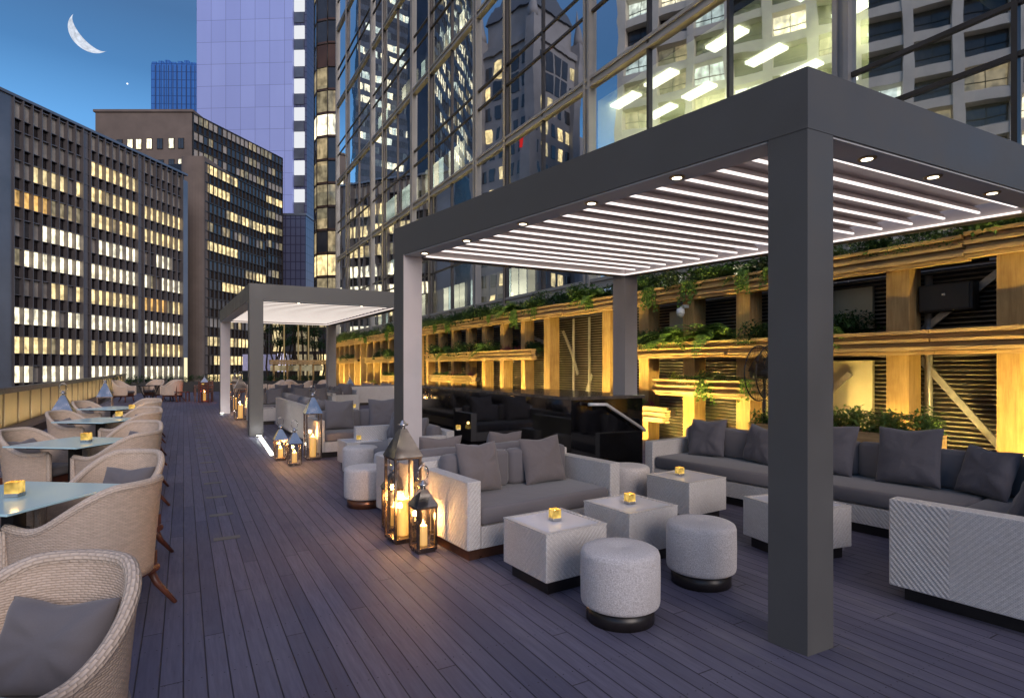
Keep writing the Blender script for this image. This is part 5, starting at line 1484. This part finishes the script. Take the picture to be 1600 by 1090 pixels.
for i, (u, v, lb) in enumerate([(539, 624, 'left of the three'), (547, 625, 'middle of the three'), (553, 626, 'right of the three')]):
    x, y = at(u, v + 12, .44); votive('tiny gold votive, %s under the far pergola' % lb, x, y, .44, .2, 1.4, False)
x, y = -7.05, 16.1; votive('tiny gold votive on the white cube table, far pergola', x, y, .44, .2, 1.4)
x, y = -5.3, 15.7; votive('tiny gold votive on the long white table, far pergola', x, y, .44, .2, 1.4)

# ---- black glass bar with handrail
def bar():
    t = thing('bar_counter', 'black gloss bar block with reflective walls behind the lantern sofa', 'bar', (0, 0, 0), DA)
    V0, V1, U0, U1, H = 4.47, 5.72, 6.25, 12.4, 1.2
    MB().box(V0, U0, 0, V1, U1, H - .045).obj('body', 'black_gloss', t)
    MB().box(V0 - .03, U0 - .03, H - .044, V0 + .5, U1 + .03, H, .006).obj('counter_edge', 'counter', t)
    MB().box(V0 + .5, U0 - .03, H - .044, V1 + .03, U0 + 2.6, H, .006).obj('counter_top', 'counter', t)
    MB().box(V0 + .52, U0 + 2.62, H - .044, V1 + .03, U1, H - .02).obj('rear_top', 'black_gloss', t)
    h = MB(); y = U0 - .09
    h.tube([(V0 + .22, y, 1.10), (V0 + .52, y, 1.09), (V0 + 1.22, y, .70)], .022, 10)
    h.obj('handrail', plain('satin_rail', (.85, .84, .82), .35, .3), t)
    for x, z in ((V0 + .42, 1.09), (V0 + 1.0, .82)): MB().tube([(x, y, z), (x, U0, z - .03)], .01, 6).obj('bracket', 'steel', t)
    MB().tube([(V0 + .1, y - .1, .0), (V0 + .1, y - .1, .3), (V0 + .16, y - .1, .36), (V0 + .26, y - .1, .36), (V0 + .3, y - .1, .30), (V0 + .3, y - .1, 0)], .018, 8).obj('low_rail', 'steel', t)
bar()
votive('gold votive on the deck by the black bar', *at(897, 712, .04), .0, .3, 1.2)
votive('gold votive added for the candle mirrored in the black bar', *at(716, 672, .44), .44, .3, 1.1)  # added candle in place of a reflection in the bar wall

# ---- end of the terrace
def terrace_end():
    t = thing('timber_canopy', 'long low timber canopy at the terrace end', 'canopy', (0, 0, 0), DA)
    MB().box(5.3, 43.6, 1.78, 9.4, 44.2, 1.9).box(5.3, 43.55, 1.92, 9.4, 44.25, 2.1).obj('beam', 'board', t)
    for v in (5.5, 6.4, 7.3, 8.2, 9.1): MB().box(v, 43.8, 0, v + .12, 43.95, 1.78).obj('post', 'post', t)
    MB().box(5.5, 45.2, 1.3, 9.2, 45.25, 1.72).obj('lit_panel', 'lit_dim', t)
    h = thing('hedge', 'long dark clipped hedge at the terrace end', 'hedge', (0, 0, 0), DA)
    m = MB()
    for k in range(26): leafblob(m, 330, .45, .5, .55, .09, (-4.0 + k * .5, 42.4 + ru(-.2, .2), .62))
    m.obj('foliage', 'leaf_dark', h)
    MB().box(-4.2, 42.0, 0, 9, 42.8, .64).obj('planter_box', 'black_matte', h)
    # glowing lavender kiosk beyond
    k = thing('light_box', 'pale lavender glowing box kiosk beyond the terrace end', 'kiosk', (-29, 62, 0), .1)
    MB().box(0, 0, 1.2, 4.6, 3, 2.95).obj('body', plain('kiosk_wall', (.62, .60, .85), .4), k)
    MB().box(3.6, -.15, 1.1, 4.6, -.01, 3.05).obj('light_panel', emis('kiosk_panel', (.80, .74, 1.0), 1.1), k)
    MB().box(0, 0, -2, 4.6, 3, 1.19).obj('base', 'black_matte', k)
    # trees
    for i, (u, Y, hh, lb) in enumerate([(428, 58, 6.6, 'left of the row'), (452, 62, 7.2, 'second from left of the row'), (476, 60, 7.0, 'third from left of the row'), (500, 57, 6.2, 'right of the row')]):
        tr = thing('tree', 'dark multi stemmed tree beyond the terrace, ' + lb, 'tree', ((u - 800) / 900 * Y, Y, 0), 0, 'dark trees beyond the terrace')
        m = MB(); f = MB()
        for q in range(6):
            a = ru(0, 6.28); P = [Vector((cos(a) * .3, sin(a) * .3, -1))]
            for z in range(6): P.append(P[-1] + Vector((ru(-.3, .3) + cos(a) * .12, ru(-.3, .3), (hh + 1) / 6)))
            m.tube(P, [.12 * (1 - z / 8) for z in range(7)], 6)
            for z in (4, 5, 6): leafblob(f, 130, .9, .9, .9, .22, tuple(P[z] - Vector((0, 0, .3))))
        m.obj('trunk', 'bark', tr); f.obj('crown', 'leaf_dark', tr)
    gp = emis('gold_pole', (1, .70, .32), .28)
    for i, (u, v0, v1) in enumerate([(444, 480, 566), (466, 470, 566), (482, 495, 566)]):
        Y = 52; o = MB().tube([(0, 0, 0), (0, 0, (573 - v0) / 900 * Y + 1.6)], .06, 8).obj('lit_pole', gp)
        o.location = ((u - 800) / 900 * Y, Y, 0); tag(o, 'thin golden lit pole beyond the terrace, %s from left' % ORD[i], 'pole', 'golden poles')
    lb_ = thing('lobby_building', 'low glazed lobby building with warm windows behind the trees', 'building', (-31, 74, 0), 0)
    MB().box(0, 0, -26, 14, 8, 9.8).obj('wall', 'brown_metal', lb_)
    for j in range(9):
        for z in (.5, 3.6, 6.7): MB().box(.3 + j * 1.5, -.1, z, 1.6 + j * 1.5, -.01, z + 2.7).obj('window', random.choice(['lit_warm', 'lit_dim', 'lit_dim', 'dark_pane', 'lit_white']), lb_)
terrace_end()

# small hatch boards let into the aisle
hm = MB().box(-.112, -.05, 0, .112, .05, .004).mesh('deck_hatch', plain('weathered_hatch', (.125, .118, .10), .5, 0, .4, .3, 8))
for i in range(20):
    o = link('deck_hatch', hm); o.location = D(.354, 6.0 + i * .98, .0005); o.rotation_euler = (0, 0, DA)
    tag(o, 'small weathered hatch board let into the aisle, %s from the viewer' % ORD[i], 'deck hatch', 'hatch boards in the aisle')
